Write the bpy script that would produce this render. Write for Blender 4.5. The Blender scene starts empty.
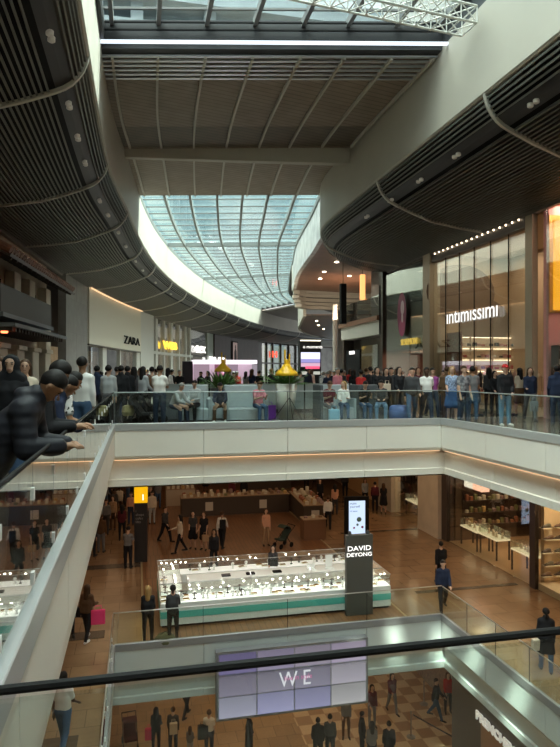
import bpy, math, random
import numpy as np
from mathutils import Vector, Matrix
PI = math.pi
S = bpy.context.scene
COL = S.collection
# ------------------------------------------------------------ camera
EYE = 1.7; YAW = math.radians(13.0); F = 620.0
SN, CS = math.sin(YAW), math.cos(YAW)
cd = bpy.data.cameras.new('camera'); cam = bpy.data.objects.new('camera', cd); COL.objects.link(cam)
cam.location = (0, 0, EYE); cam.rotation_euler = (PI/2, 0, -YAW)
cd.sensor_fit = 'VERTICAL'; cd.sensor_height = 36; cd.lens = 36*F/747; cd.clip_start = .05; cd.clip_end = 600
S.camera = cam
# ------------------------------------------------------------ view, world, sun, large lights
S.view_settings.view_transform = 'Standard'; S.view_settings.look = 'None'; S.view_settings.gamma = 1
S.view_settings.use_curve_mapping = False; S.view_settings.exposure = 0.38
S.cycles.use_denoising = True; S.cycles.max_bounces = 7; S.cycles.transparent_max_bounces = 24
S.cycles.diffuse_bounces = 4; S.cycles.glossy_bounces = 4; S.cycles.sample_clamp_indirect = 6; S.cycles.caustics_reflective = False; S.cycles.caustics_refractive = False
W = bpy.data.worlds.new('sky'); S.world = W; W.use_nodes = True
nt = W.node_tree; bg = nt.nodes['Background']
tc = nt.nodes.new('ShaderNodeTexCoord'); nz = nt.nodes.new('ShaderNodeTexNoise'); nz.inputs['Scale'].default_value = 5.5; nz.inputs['Detail'].default_value = 5
cr = nt.nodes.new('ShaderNodeValToRGB'); cr.color_ramp.elements[0].position = .42; cr.color_ramp.elements[0].color = (.46, .62, .66, 1)
cr.color_ramp.elements[1].position = .56; cr.color_ramp.elements[1].color = (1, 1, .98, 1)
nt.links.new(tc.outputs['Generated'], nz.inputs['Vector']); nt.links.new(nz.outputs['Fac'], cr.inputs['Fac']); nt.links.new(cr.outputs['Color'], bg.inputs['Color'])
sx = nt.nodes.new('ShaderNodeSeparateXYZ'); mr = nt.nodes.new('ShaderNodeMapRange')      # overcast: brighter overhead than low down
nt.links.new(tc.outputs['Generated'], sx.inputs[0]); nt.links.new(sx.outputs['Z'], mr.inputs['Value'])
mr.inputs['From Min'].default_value = .52; mr.inputs['From Max'].default_value = .85; mr.inputs['To Min'].default_value = 1.15; mr.inputs['To Max'].default_value = 13
nt.links.new(mr.outputs[0], bg.inputs['Strength'])
m2 = nt.nodes.new('ShaderNodeMapRange'); m2.inputs['From Min'].default_value = .55; m2.inputs['From Max'].default_value = .8; nt.links.new(sx.outputs['Z'], m2.inputs['Value'])
mw = nt.nodes.new('ShaderNodeMixRGB'); mw.inputs[2].default_value = (1, .93, .84, 1); nt.links.new(m2.outputs[0], mw.inputs[0]); nt.links.new(cr.outputs['Color'], mw.inputs[1]); nt.links.new(mw.outputs[0], bg.inputs['Color'])
sd = bpy.data.lights.new('sun', 'SUN'); sd.energy = 14; sd.angle = math.radians(1.2); sd.color = (1, .97, .86)
so = bpy.data.objects.new('sun', sd); COL.objects.link(so)
so.rotation_euler = Vector((1, .55, 2.2)).to_track_quat('Z', 'Y').to_euler()
def area(name, loc, size, size_y, power, color, rot=(0, 0, 0)):
    l = bpy.data.lights.new(name, 'AREA'); l.shape = 'RECTANGLE'; l.size = size; l.size_y = size_y; l.energy = power; l.color = color
    o = bpy.data.objects.new(name, l); COL.objects.link(o); o.location = loc; o.rotation_euler = rot; return o
WARM = (1, .64, .35); WARM2 = (1, .80, .58)
area('middle_floor_ceiling_light', (4.5, 33, -1.95), 14, 22, 247, WARM)
area('middle_floor_east_ceiling_light', (12.6, 20, -1.95), 3, 26, 160, WARM)
area('middle_floor_west_ceiling_light', (-3.4, 14, -1.95), 3, 26, 118, WARM)
area('kiosk_ceiling_light', (4.5, 22.5, -1.95), 8, 3, 264, (1, .92, .8))
area('ground_floor_ceiling_light', (5, 26, -8.6), 12, 12, 257, WARM)
area('ground_floor_east_ceiling_light', (10.2, 15, -8.6), 1.5, 12, 45, WARM)
area('upper_east_soffit_light', (12.6, 22, 7.9), 2, 26, 98, WARM2)
area('upper_seating_soffit_light', (16, 52, 8.6), 8, 14, 330, WARM2)
area('upper_west_soffit_light', (-3.6, 24, 7.9), 2, 26, 54, WARM2)

def beam(loc, to, deg, power, col=(.86, 1, .80), blend=.5):      # added greenish spots that make sun patches on the lower fascia
    l = bpy.data.lights.new('sun_patch_spot', 'SPOT'); l.energy = power; l.spot_size = math.radians(deg); l.spot_blend = blend; l.color = col; l.shadow_soft_size = .25
    o = bpy.data.objects.new('sun_patch_spot', l); COL.objects.link(o); o.location = loc; o.rotation_euler = (Vector(loc)-Vector(to)).to_track_quat('Z', 'Y').to_euler()
beam((3, 5, 12.2), (10, 17.2, -7.2), 1.9, 90000)
beam((3.6, 5, 12.2), (10, 15.0, -7.4), 2.3, 90000)
beam((2.4, 5, 12.2), (9.9, 18.9, -7.2), 1.7, 80000)
beam((3, 6, 12.2), (6.9, 19.1, -7.6), 1.1, 70000)
beam((4, 6, 12.2), (8.3, 19.1, -7.0), 1.5, 70000)
beam((3, 5.5, 12.2), (10.6, 17.8, -6.3), 1.8, 40000)
area('soffit_fill_light', (18.5, 51, 6.6), 5, 3, 416, WARM2, (math.radians(150), 0, 0))  # added fill that brightens the timber soffit and banded nose
# ------------------------------------------------------------ pixel -> place helpers (a point on a real plane)
def ray(px): u = (px-280)/F; return (SN+CS*u, CS-SN*u)
def at(px, d): r = ray(px); return (d*r[0], d*r[1])
def gnd(px, py, z=0.0):
    d = (EYE-z)*F/(py-373.0); return at(px, d)
def yon(px, X): r = ray(px); return X/r[0]*r[1]        # Y where the view line meets the plane x = X

# ------------------------------------------------------------ materials
MATS = {}
def mat(name, col=(.5, .5, .5), rough=.6, metal=0.0, emit=None, es=1.0, spec=.5, noise=0, nscale=8, bump=0, coat=0):
    if name in MATS: return MATS[name]
    m = bpy.data.materials.new(name); m.use_nodes = True; n = m.node_tree; b = n.nodes['Principled BSDF']
    b.inputs['Base Color'].default_value = (*col, 1); b.inputs['Roughness'].default_value = rough; b.inputs['Metallic'].default_value = metal
    b.inputs['Specular IOR Level'].default_value = spec; b.inputs['Coat Weight'].default_value = coat
    if emit: b.inputs['Emission Color'].default_value = (*emit, 1); b.inputs['Emission Strength'].default_value = es
    if noise or bump:
        t = n.nodes.new('ShaderNodeTexCoord'); z = n.nodes.new('ShaderNodeTexNoise'); z.inputs['Scale'].default_value = nscale; z.inputs['Detail'].default_value = 4
        n.links.new(t.outputs['Object'], z.inputs['Vector'])
        if noise:
            r = n.nodes.new('ShaderNodeValToRGB'); r.color_ramp.elements[0].position = .3; r.color_ramp.elements[1].position = .7
            r.color_ramp.elements[0].color = (*[c*(1-noise) for c in col], 1); r.color_ramp.elements[1].color = (*[min(1, c*(1+noise)) for c in col], 1)
            n.links.new(z.outputs['Fac'], r.inputs['Fac']); n.links.new(r.outputs['Color'], b.inputs['Base Color'])
        if bump:
            u = n.nodes.new('ShaderNodeBump'); u.inputs['Strength'].default_value = bump; n.links.new(z.outputs['Fac'], u.inputs['Height']); n.links.new(u.outputs['Normal'], b.inputs['Normal'])
    MATS[name] = m; return m
def tiles(name, c1, c2, mortar, bw, bh, rough=.25, ms=.012, rot=0, off=.5, bias=0, axis=None, spec=.5, coat=0):
    if name in MATS: return MATS[name]
    m = mat(name, c1, rough, spec=spec, coat=coat); n = m.node_tree; b = n.nodes['Principled BSDF']
    t = n.nodes.new('ShaderNodeTexCoord'); mp = n.nodes.new('ShaderNodeMapping'); mp.inputs['Rotation'].default_value = axis or (0, 0, rot)
    k = n.nodes.new('ShaderNodeTexBrick'); k.inputs['Scale'].default_value = 1; k.inputs['Brick Width'].default_value = bw; k.inputs['Row Height'].default_value = bh
    k.inputs['Mortar Size'].default_value = ms; k.offset = off; k.inputs['Color1'].default_value = (*c1, 1); k.inputs['Color2'].default_value = (*c2, 1); k.inputs['Mortar'].default_value = (*mortar, 1); k.inputs['Bias'].default_value = bias
    z = n.nodes.new('ShaderNodeTexNoise'); z.inputs['Scale'].default_value = 1.7; z.inputs['Detail'].default_value = 6
    mx = n.nodes.new('ShaderNodeMixRGB'); mx.blend_type = 'MULTIPLY'; mx.inputs[0].default_value = .45
    n.links.new(t.outputs['Object'], mp.inputs['Vector']); n.links.new(mp.outputs['Vector'], k.inputs['Vector']); n.links.new(t.outputs['Object'], z.inputs['Vector'])
    n.links.new(k.outputs['Color'], mx.inputs[1]); n.links.new(z.outputs['Fac'], mx.inputs[2]); n.links.new(mx.outputs[0], b.inputs['Base Color'])
    return m
def glass(name, tint=(.9, .97, .94), k=1.0, refl=(1, 1, 1), rough=0.0):
    if name in MATS: return MATS[name]
    m = bpy.data.materials.new(name); m.use_nodes = True; n = m.node_tree; n.nodes.clear()
    o = n.nodes.new('ShaderNodeOutputMaterial'); mx = n.nodes.new('ShaderNodeMixShader'); t = n.nodes.new('ShaderNodeBsdfTransparent'); g = n.nodes.new('ShaderNodeBsdfGlossy')
    ge = n.nodes.new('ShaderNodeNewGeometry'); dt = n.nodes.new('ShaderNodeVectorMath'); dt.operation = 'DOT_PRODUCT'; n.links.new(ge.outputs['Incoming'], dt.inputs[0]); n.links.new(ge.outputs['Normal'], dt.inputs[1])
    ab = n.nodes.new('ShaderNodeMath'); ab.operation = 'ABSOLUTE'; n.links.new(dt.outputs['Value'], ab.inputs[0]); om = n.nodes.new('ShaderNodeMath'); om.operation = 'SUBTRACT'; om.inputs[0].default_value = 1; n.links.new(ab.outputs[0], om.inputs[1])
    pw = n.nodes.new('ShaderNodeMath'); pw.operation = 'POWER'; pw.inputs[1].default_value = 5; n.links.new(om.outputs[0], pw.inputs[0]); f = n.nodes.new('ShaderNodeMath'); f.operation = 'MULTIPLY_ADD'; f.inputs[1].default_value = .96; f.inputs[2].default_value = .04; n.links.new(pw.outputs[0], f.inputs[0]); mu = n.nodes.new('ShaderNodeMath'); mu.operation = 'MULTIPLY'; mu.use_clamp = True; mu.inputs[1].default_value = k
    t.inputs['Color'].default_value = (*tint, 1); g.inputs['Color'].default_value = (*refl, 1); g.inputs['Roughness'].default_value = rough
    n.links.new(f.outputs[0], mu.inputs[0]); n.links.new(mu.outputs[0], mx.inputs[0]); n.links.new(t.outputs[0], mx.inputs[1]); n.links.new(g.outputs[0], mx.inputs[2]); n.links.new(mx.outputs[0], o.inputs['Surface'])
    MATS[name] = m; return m
def emis(name, col, s): return mat(name, (0.02, .02, .02), .5, emit=col, es=s)

# ------------------------------------------------------------ mesh builder
class MB:
    def __init__(s): s.v = []; s.f = []; s.m = []; s.mi = 0
    def add(s, vs, fs):
        b = len(s.v); s.v += [tuple(p) for p in vs]; s.f += [tuple(b+i for i in f) for f in fs]; s.m += [s.mi]*len(fs); return s
    def box(s, x0, x1, y0, y1, z0, z1, T=None):
        vs = [(x, y, z) for z in (z0, z1) for y in (y0, y1) for x in (x0, x1)]
        if T: vs = [T @ Vector(p) for p in vs]
        return s.add(vs, [(0, 2, 3, 1), (4, 5, 7, 6), (0, 1, 5, 4), (2, 6, 7, 3), (0, 4, 6, 2), (1, 3, 7, 5)])
    def bbox(s, x0, x1, y0, y1, z0, z1, b=.02, T=None):     # box with bevelled vertical and top edges
        r = []
        for (x, y, dx, dy) in ((x0, y0, 1, 1), (x1, y0, -1, 1), (x1, y1, -1, -1), (x0, y1, 1, -1)):
            a = [(x, y+dy*b), (x+dx*b, y)]
            r += a if (dx*dy > 0) else a[::-1]
        cx, cy = (x0+x1)/2, (y0+y1)/2; kx, ky = 1-2*b/max(x1-x0, 1e-4), 1-2*b/max(y1-y0, 1e-4)
        rings = [(z0, 0), (z1-b, 0), (z1, 1)]; vs = []
        for z, q in rings: vs += [((cx+(x-cx)*(kx if q else 1)), (cy+(y-cy)*(ky if q else 1)), z) for x, y in r]
        if T: vs = [T @ Vector(p) for p in vs]
        fs = [tuple(range(7, -1, -1)), tuple(range(16, 24))]
        for k in (0, 8): fs += [(k+i, k+(i+1) % 8, k+8+(i+1) % 8, k+8+i) for i in range(8)]
        return s.add(vs, fs)
    def tube(s, pts, r, n=8, cap=True):
        pts = [Vector(p) for p in pts]; rs = r if isinstance(r, (list, tuple)) else [r]*len(pts); vs = []; up = None
        for i, p in enumerate(pts):
            d = (pts[min(i+1, len(pts)-1)]-pts[max(i-1, 0)]).normalized()
            if up is None: up = Vector((0, 0, 1)) if abs(d.z) < .9 else Vector((1, 0, 0))
            a = d.cross(up).normalized(); b2 = a.cross(d).normalized(); up = b2
            vs += [p+a*rs[i]*math.cos(2*PI*k/n)+b2*rs[i]*math.sin(2*PI*k/n) for k in range(n)]
        fs = [(i*n+k, i*n+(k+1) % n, (i+1)*n+(k+1) % n, (i+1)*n+k) for i in range(len(pts)-1) for k in range(n)]
        if cap: fs += [tuple(range(n))[::-1], tuple(range((len(pts)-1)*n, len(pts)*n))]
        return s.add(vs, fs)
    def lathe(s, prof, n=20, c=(0, 0, 0), T=None):
        vs = []
        for r, z in prof: vs += [Vector((c[0]+r*math.cos(2*PI*k/n), c[1]+r*math.sin(2*PI*k/n), c[2]+z)) for k in range(n)]
        if T: vs = [T @ p for p in vs]
        fs = [(i*n+k, i*n+(k+1) % n, (i+1)*n+(k+1) % n, (i+1)*n+k) for i in range(len(prof)-1) for k in range(n)]
        return s.add(vs, fs)
    def bar(s, p, q, w, h):        # rectangular bar from p to q, h vertical
        p, q = Vector(p), Vector(q); d = (q-p); L = d.length; d.normalize()
        sd_ = d.cross(Vector((0, 0, 1)));
        if sd_.length < 1e-3: sd_ = Vector((1, 0, 0))
        sd_.normalize(); up = sd_.cross(d)
        vs = [c+sd_*a*w/2+up*b*h/2 for c in (p, q) for a, b in ((-1, -1), (1, -1), (1, 1), (-1, 1))]
        return s.add(vs, [(0, 1, 2, 3), (7, 6, 5, 4), (0, 4, 5, 1), (1, 5, 6, 2), (2, 6, 7, 3), (3, 7, 4, 0)])
    def sweep(s, rows, closed=True, ends=True):   # rows: list of equal-length point lists
        n = len(rows[0]); vs = [p for r in rows for p in r]; m = n if closed else n-1
        fs = [(i*n+k, (i+1)*n+k, (i+1)*n+(k+1) % n, i*n+(k+1) % n) for i in range(len(rows)-1) for k in range(m)]
        if closed and ends: fs += [tuple(range(n)), tuple(range((len(rows)-1)*n, len(rows)*n))[::-1]]
        return s.add(vs, fs)
    def prism(s, poly, z0, z1):
        n = len(poly); return s.add([(x, y, z0) for x, y in poly]+[(x, y, z1) for x, y in poly],
            [tuple(range(n))[::-1], tuple(range(n, 2*n))]+[(i, (i+1) % n, n+(i+1) % n, n+i) for i in range(n)])
    def build(s, name, mats, parent=None, smooth=False, loc=None):
        me = bpy.data.meshes.new(name); me.from_pydata([tuple(p) for p in s.v], [], s.f)
        for m_ in (mats if isinstance(mats, (list, tuple)) else [mats]): me.materials.append(m_)
        if s.m and max(s.m): me.polygons.foreach_set('material_index', s.m)
        if smooth: me.polygons.foreach_set('use_smooth', [True]*len(s.f))
        me.update(); me.validate()
        o = bpy.data.objects.new(name, me); COL.objects.link(o)
        if parent: o.parent = parent
        if loc: o.location = loc
        return o
def struct(o): o['kind'] = 'structure'; return o
def tag(o, label, cat, group=None, kind=None):
    o['label'] = label; o['category'] = cat
    if group: o['group'] = group
    if kind: o['kind'] = kind
    return o
def thing(name, label, cat, loc=(0, 0, 0), rz=0, group=None):
    o = bpy.data.objects.new(name, None); o.empty_display_size = .1; COL.objects.link(o); o.location = loc; o.rotation_euler = (0, 0, rz)
    return tag(o, label, cat, group)
def copy_tree(o, parent=None):
    c = o.copy(); COL.objects.link(c); c.parent = parent
    for ch in list(o.children): copy_tree(ch, c)
    return c
def dup(o, label=None, loc=None, rz=None, group=None, scale=None):
    c = copy_tree(o)
    if label: c['label'] = label
    if group: c['group'] = group
    if loc is not None: c.location = loc
    if rz is not None: c.rotation_euler = (0, 0, rz)
    if scale: c.scale = (scale,)*3
    return c
def text(name, body, size, loc, rot, m, parent=None, ext=.03, align='LEFT', sx=1.0, bold=.0):
    cu = bpy.data.curves.new(name, 'FONT'); cu.body = body; cu.size = size; cu.extrude = ext; cu.align_x = align; cu.resolution_u = 3; cu.offset = bold
    t = bpy.data.objects.new(name, cu); COL.objects.link(t); bpy.context.view_layer.update()
    me = bpy.data.meshes.new_from_object(t.evaluated_get(bpy.context.evaluated_depsgraph_get())); COL.objects.unlink(t); bpy.data.objects.remove(t)
    me.materials.clear(); me.materials.append(m)
    o = bpy.data.objects.new(name, me); COL.objects.link(o); o.location = loc; o.rotation_euler = rot; o.scale = (sx, 1, 1)
    if parent: o.parent = parent
    return o
def crom(P, step=1.2):        # Catmull-Rom through P, resampled evenly
    P = [np.array(p, float) for p in P]; Q = [2*P[0]-P[1]]+P+[2*P[-1]-P[-2]]; out = []
    for i in range(1, len(Q)-2):
        for t in np.linspace(0, 1, 16, endpoint=False):
            a, b, c, d = Q[i-1:i+3]; out.append(.5*((2*b)+(-a+c)*t+(2*a-5*b+4*c-d)*t*t+(-a+3*b-3*c+d)*t**3))
    out.append(P[-1]); out = np.array(out); L = np.r_[0, np.cumsum(np.linalg.norm(np.diff(out, axis=0), axis=1))]
    s_ = np.arange(0, L[-1], step); s_ = np.r_[s_, L[-1]]
    return np.stack([np.interp(s_, L, out[:, k]) for k in range(2)], 1), s_
def normals(P):               # left-hand normals
    d = np.gradient(P, axis=0); d /= np.linalg.norm(d, axis=1)[:, None]; return np.stack([-d[:, 1], d[:, 0]], 1)

# ------------------------------------------------------------ common materials
white = mat('warm_white_panel', (.80, .77, .71), .45, noise=.03, nscale=.6)
plaster = mat('cream_bulkhead_plaster', (.52, .485, .42), .5, noise=.04, nscale=.5)
slatm = mat('grey_metal_slat', (.17, .166, .15), .45, spec=.3)
black = mat('black_void', (.008, .008, .009), .7, spec=.15)
ribm = mat('pale_rib', (.58, .55, .49), .5)
steel = mat('brushed_steel', (.55, .56, .57), .28, metal=1)
darkm = mat('dark_metal', (.012, .012, .013), .6, metal=.0, spec=.12)
charc = mat('charcoal_paint', (.045, .045, .05), .5)
railg = glass('railing_glass', (.90, .95, .93), 1.3)
shopg = glass('shop_glass', (.94, .97, .95), 2.0)
skyg = glass('skylight_glass', (.80, .90, .90), 1.0)
ledm = emis('warm_led', (1, .62, .33), 1.0)
capm = mat('satin_cap', (.46, .47, .48), .38, metal=.35)
panel1 = mat('sky_dimmed_white_panel', (.46, .50, .50), .45, noise=.03, nscale=.6)  # lower fascia: weaker, bluish skylight is mixed into the panel colour
capm1 = mat('dull_cap', (.26, .26, .27), .4, metal=.3)
spotm = emis('downlight_glow', (1, .82, .6), 14)
# ============================================================ THE SETTING
VX0, VX1, VY0, VY1 = -.65, 10.0, 1.2, 19.15     # the open well
Z1, Z0 = -6.6, -13.2
floor2 = tiles('upper_floor_stone', (.20, .17, .14), (.15, .13, .11), (.05, .045, .04), 1.2, .6, .16, .008)
floor1 = tiles('middle_floor_stone', (.33, .205, .115), (.27, .165, .092), (.16, .10, .055), 1.2, .8, .17, .010, rot=.0)
wood1 = tiles('middle_floor_wood', (.26, .12, .05), (.20, .09, .038), (.08, .035, .015), .2, 1.6, .28, .012, off=.3)
floor0 = tiles('ground_floor_stone', (.50, .32, .17), (.40, .25, .13), (.2, .12, .06), .8, .8, .3, .01)
def checker(name, a, b, sc, rough=.3):
    m = mat(name, a, rough); n = m.node_tree; t = n.nodes.new('ShaderNodeTexCoord'); k = n.nodes.new('ShaderNodeTexChecker')
    k.inputs['Scale'].default_value = sc; k.inputs['Color1'].default_value = (*a, 1); k.inputs['Color2'].default_value = (*b, 1)
    n.links.new(t.outputs['Object'], k.inputs['Vector']); n.links.new(k.outputs['Color'], n.nodes['Principled BSDF'].inputs['Base Color']); return m
check0 = checker('checked_floor', (.62, .45, .29), (.36, .22, .13), 1.5)
def slab(z, th, m, north=150):
    b = MB(); b.box(-12, 40, VY1+.02, north, z-th, z); b.box(-12, VX0-.02, -6, VY1+.02, z-th, z); b.box(VX1+.02, 24, -6, VY1+.02, z-th, z); b.box(VX0-.02, VX1+.02, -6, VY0-.3, z-th, z)
    return struct(b.build('floor', m))
slab(0, .12, floor2); slab(Z1, .12, floor1, 75)
b = MB(); b.box(-12, 40, -6, 75, Z0-.2, Z0); struct(b.build('floor', floor0))
b = MB(); b.box(6.6, 13.6, 8, 40, Z0+.001, Z0+.012); struct(b.build('floor', check0))
b = MB(); b.box(.2, 8.95, VY1+.35, 48, Z1+.001, Z1+.012); struct(b.build('floor', wood1))
b = MB()
for x in (.2, 8.95): b.box(x-.04, x+.04, VY1+.35, 48, Z1+.002, Z1+.02)
struct(b.build('trim_1', mat('brass_inlay', (.45, .36, .22), .4, metal=.5)))
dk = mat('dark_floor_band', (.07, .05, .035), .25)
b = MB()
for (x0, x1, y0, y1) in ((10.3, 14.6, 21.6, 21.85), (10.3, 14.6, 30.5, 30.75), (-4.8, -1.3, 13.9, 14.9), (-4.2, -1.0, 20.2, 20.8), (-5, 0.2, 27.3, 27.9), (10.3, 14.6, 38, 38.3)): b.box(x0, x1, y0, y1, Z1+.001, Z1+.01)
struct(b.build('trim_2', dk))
ceilm = mat('dark_floor_ceiling', (.10, .085, .07), .8)
def ceil(z):
    b = MB(); b.box(-12, 40, VY1+.45, 150 if z > -3 else 75, z-.05, z); b.box(-12, VX0-.45, -6, VY1+.45, z-.05, z); b.box(VX1+.45, 24, -6, VY1+.45, z-.05, z)
    struct(b.build('ceiling', ceilm))
ceil(-1.75); ceil(Z1-1.75)
# fascia round the well: upper panels with a rounded foot, warm light seam, recessed lower panel and lip
def fascia(z, sides):
    for nm, (ax, c, a0, a1, sg) in sides.items():
        def pt(u, o, zz):   # o = distance out of the slab towards the void
            return (u, c+sg*o, zz) if ax == 'x' else (c+sg*o, u, zz)
        prof = [(.0, -.004), (.0, -.78), (-.03, -.86), (-.10, -.90), (-.30, -.90), (-.30, -.13), (-.02, -.13), (-.02, -.004)]
        low = [(-.27, -1.0), (-.27, -1.50), (-.20, -1.52), (-.20, -1.72), (-.42, -1.72), (-.42, -1.0)]
        b = MB(); n = max(1, round((a1-a0)/2.65)); w = (a1-a0)/n
        for i in range(n):
            u0, u1 = a0+i*w+.008, a0+(i+1)*w-.008
            for P in (prof, low):
                g = (.28 if P is low else 0); e0 = u0-(g if i == 0 and nm == 'north' else 0); e1 = u1+(g if i == n-1 else 0)
                b.sweep([[pt(u, o, z+q) for o, q in P] for u in (e0, e1)])
        b.sweep([[pt(u, o, z+q) for o, q in ((-.3, -.13), (-.42, -.13), (-.42, -1.7), (-.3, -1.7))] for u in (a0-(.42 if nm == 'north' else 0), a1+.42)])
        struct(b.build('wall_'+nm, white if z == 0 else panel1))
        b = MB(); b.sweep([[pt(u, o, z+q) for o, q in ((-.12, -.905), (-.20, -.905), (-.20, -.925), (-.12, -.925))] for u in (a0, a1)])
        struct(b.build('trim_3', ledm))
        b = MB(); b.sweep([[pt(u, o, z+q) for o, q in ((.02, -.02), (.02, .19), (.01, .2), (-.075, .2), (-.075, .002), (0, -.02))] for u in (a0, a1)])
        struct(b.build('trim_4', capm if z == 0 else capm1))
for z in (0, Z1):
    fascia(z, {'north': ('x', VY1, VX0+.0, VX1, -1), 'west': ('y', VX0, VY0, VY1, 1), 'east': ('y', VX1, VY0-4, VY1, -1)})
# glass railings
def railing(label, p, q, z, pane, hand=.016, clamps=False, hm=None, posts=True):
    L = math.dist(p, q); a = math.atan2(q[1]-p[1], q[0]-p[0])
    t = thing('glass_railing', label, 'railing', (p[0], p[1], z), a)
    n = max(1, round(L/pane)); w = L/n
    for i in range(n):
        gp = MB().box(i*w+.012, (i+1)*w-.012, -.009, .009, .12, 1.11).build('glass_pane', railg, t)
        if clamps and i:
            for zc in (.30, .86): MB().box(i*w-.03, i*w+.03, -.02, .02, zc, zc+.08).build('clamp', mat('clamp_white', (.8, .8, .8), .35), gp)
        if posts: MB().bar((i*w, 0, .12), (i*w, 0, 1.12), .014, .014).build('post', darkm, t)
    MB().sweep([[(x, hand*1.1*math.cos(k*PI/4), 1.13+hand*math.sin(k*PI/4)) for k in range(8)] for x in (0, L)]).build('handrail', hm or steel, t)
    return t
OFF = .035
railg2 = mat('grey_green_handrail', (.32, .36, .36), .35, metal=.4)
railing('glass railing along the far edge of the upper floor, in front of the seating', (VX0-OFF, VY1+OFF), (VX1+OFF, VY1+OFF), 0, 2.65, hm=railg2)
railing('glass railing of the upper floor on the left, where the young men lean', (VX0-OFF, VY1-.03), (VX0-OFF, VY0+.04), 0, 1.05, hand=.013, clamps=True, hm=darkm, posts=False)
railing('glass railing of the upper floor on the right, before the lingerie shop', (VX1+OFF, VY1-.03), (VX1+OFF, VY0+.06), 0, 1.5, hm=railg2)
railing('nearest glass railing with a black handrail crossing the bottom of the view', (VX0-OFF, VY0), (VX1+OFF, VY0), 0, 3.6, hand=.009, hm=darkm)
railing('glass railing of the middle floor in front of the jewellery kiosk', (VX0-OFF, VY1+OFF), (VX1+OFF, VY1+OFF), Z1, 2.65)
railing('middle floor glass railing on the left, beside the white polo man', (VX0-OFF, VY1-.03), (VX0-OFF, VY0), Z1, 1.3, clamps=True, posts=False)
railing('glass railing of the middle floor on the right, above the black shop sign', (VX1+OFF, VY1-.03), (VX1+OFF, -3), Z1, 1.6, posts=True)

# ---- curved bulkheads
LI, LS = crom([(-1.25, -6), (-1.25, 5), (-1.25, 16), (-1.1, 25.6), (-.48, 32.3), (.32, 40.5), (1.6, 49), (4.07, 60), (8, 73), (13, 86), (20, 102), (30, 118), (44, 132), (60, 142)])
LN = normals(LI); LO = LI+LN*5.0
def bend(P, n=2):
    return P
ys = list(np.arange(-6, 30.1, 1.4)); 
RI = [(10.0, y) for y in ys]+[(10.02, 31.2), (10.08, 32.5), (10.25, 33.8), (10.55, 35), (10.95, 36.2), (11.5, 37.4), (12.2, 38.5), (13.1, 39.4), (14.1, 40), (15.3, 40.3)]
RO = [(15.0, y) for y in ys]+[(15, 31.2), (15, 32.3), (15, 33.1), (15, 33.8), (15, 34.4), (15, 34.9), (15, 35.3), (15.0, 35.6), (15.15, 35.8), (15.3, 35.9)]
RI, RO = np.array(RI), np.array(RO)
SE = [0, .04, .15, .35, .6, .9, 1.6, 2.5, 3.8, 5.0]; SZ = [10.0, 9.78, 9.50, 9.24, 9.06, 8.92, 8.64, 8.34, 8.12, 8.0]
sec = np.array([(e, z) for e, z in zip(SE, SZ)]); sl = np.r_[0, np.cumsum(np.hypot(np.diff(sec[:, 0]), np.diff(sec[:, 1])))]
def secat(t): return np.interp(t, sl, sec[:, 0]), np.interp(t, sl, sec[:, 1])
tA, tB = np.interp([.40, .80], sec[:, 0], sl)
def P3(I, O, i, e, z): p = I[i]+(O[i]-I[i])*(e/5.0); return (p[0], p[1], z)
def bulkhead(I, O, side, ribs):
    N = len(I); b = MB(); pitch = .15; t = 0.02
    while t < sl[-1]-.05:
        if not (tA-.04 < t < tB):
            e0, z0 = secat(t); e1, z1 = secat(t+.058)
            nx, nz_ = (z1-z0), -(e1-e0); q = math.hypot(nx, nz_); nx, nz_ = -nx/q*.10, -nz_/q*.10
            b.sweep([[P3(I, O, i, e0, z0), P3(I, O, i, e1, z1), P3(I, O, i, e1+nx, z1+nz_), P3(I, O, i, e0+nx, z0+nz_)] for i in range(N)])
        t += pitch
    struct(b.build('ceiling', slatm))
    b = MB(); ts = np.linspace(0, sl[-1], 16)
    b.sweep([[P3(I, O, i, secat(t)[0]+.05, secat(t)[1]+.12) for t in ts] for i in range(N)], closed=False)
    struct(b.build('ceiling', black))
    b = MB()
    b.sweep([[P3(I, O, i, secat(t)[0], secat(t)[1]+(.09)) for t in (tA, (tA+tB)/2, tB)] for i in range(N)], closed=False)
    struct(b.build('ceiling', charc))
    b = MB()      # plain upstand above the slats, with a small shadow lip
    b.sweep([[P3(I, O, i, e, z) for e, z in ((-.06, 9.97), (-.06, 12.6), (.3, 12.6), (.3, 9.9), (0, 9.9))] for i in range(N)])
    struct(b.build('wall_'+side, plaster, smooth=False))
    b = MB(); b.sweep([[P3(I, O, i, e, z) for e, z in ((4.93, 7.9), (5.15, 7.9), (5.15, 8.5), (4.93, 8.5))] for i in range(N)])
    struct(b.build('trim_5', mat('soffit_edge_trim', (.22, .2, .18), .5)))
    for s0 in ribs:
        i = int(s0); b = MB(); rows = []
        j = min(i+1, N-1); i = j-1; w = .11/np.linalg.norm(I[j]-I[i])
        for t in np.linspace(0, sl[-1], 26):
            e, z = secat(t)
            e2, z2 = secat(min(t+.05, sl[-1])); e1, z1 = secat(max(t-.05, 0)); dx, dz = e2-e1, z2-z1; q = math.hypot(dx, dz); ox, oz = dz/q*.05, -dx/q*.05
            def pp(k, ee, zz): p = I[i]+(I[j]-I[i])*k; o = O[i]+(O[j]-O[i])*k; r = p+(o-p)*ee/5; return (r[0], r[1], zz)
            rows.append([pp(0, e+ox, z+oz), pp(w, e+ox, z+oz), pp(w, e-ox, z-oz), pp(0, e-ox, z-oz)])
        b.sweep(rows); struct(b.build('trim_6', ribm))
lribs = [int(np.argmin(abs(LI[:, 1]-y))) for y in (8, 16.6, 25.2, 32.3, 40.2, 48, 55.5, 62.5, 69, 76, 83, 90, 97, 104, 112, 120, 128, 135)]
bulkhead(LI, LO, 'west', lribs)
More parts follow.
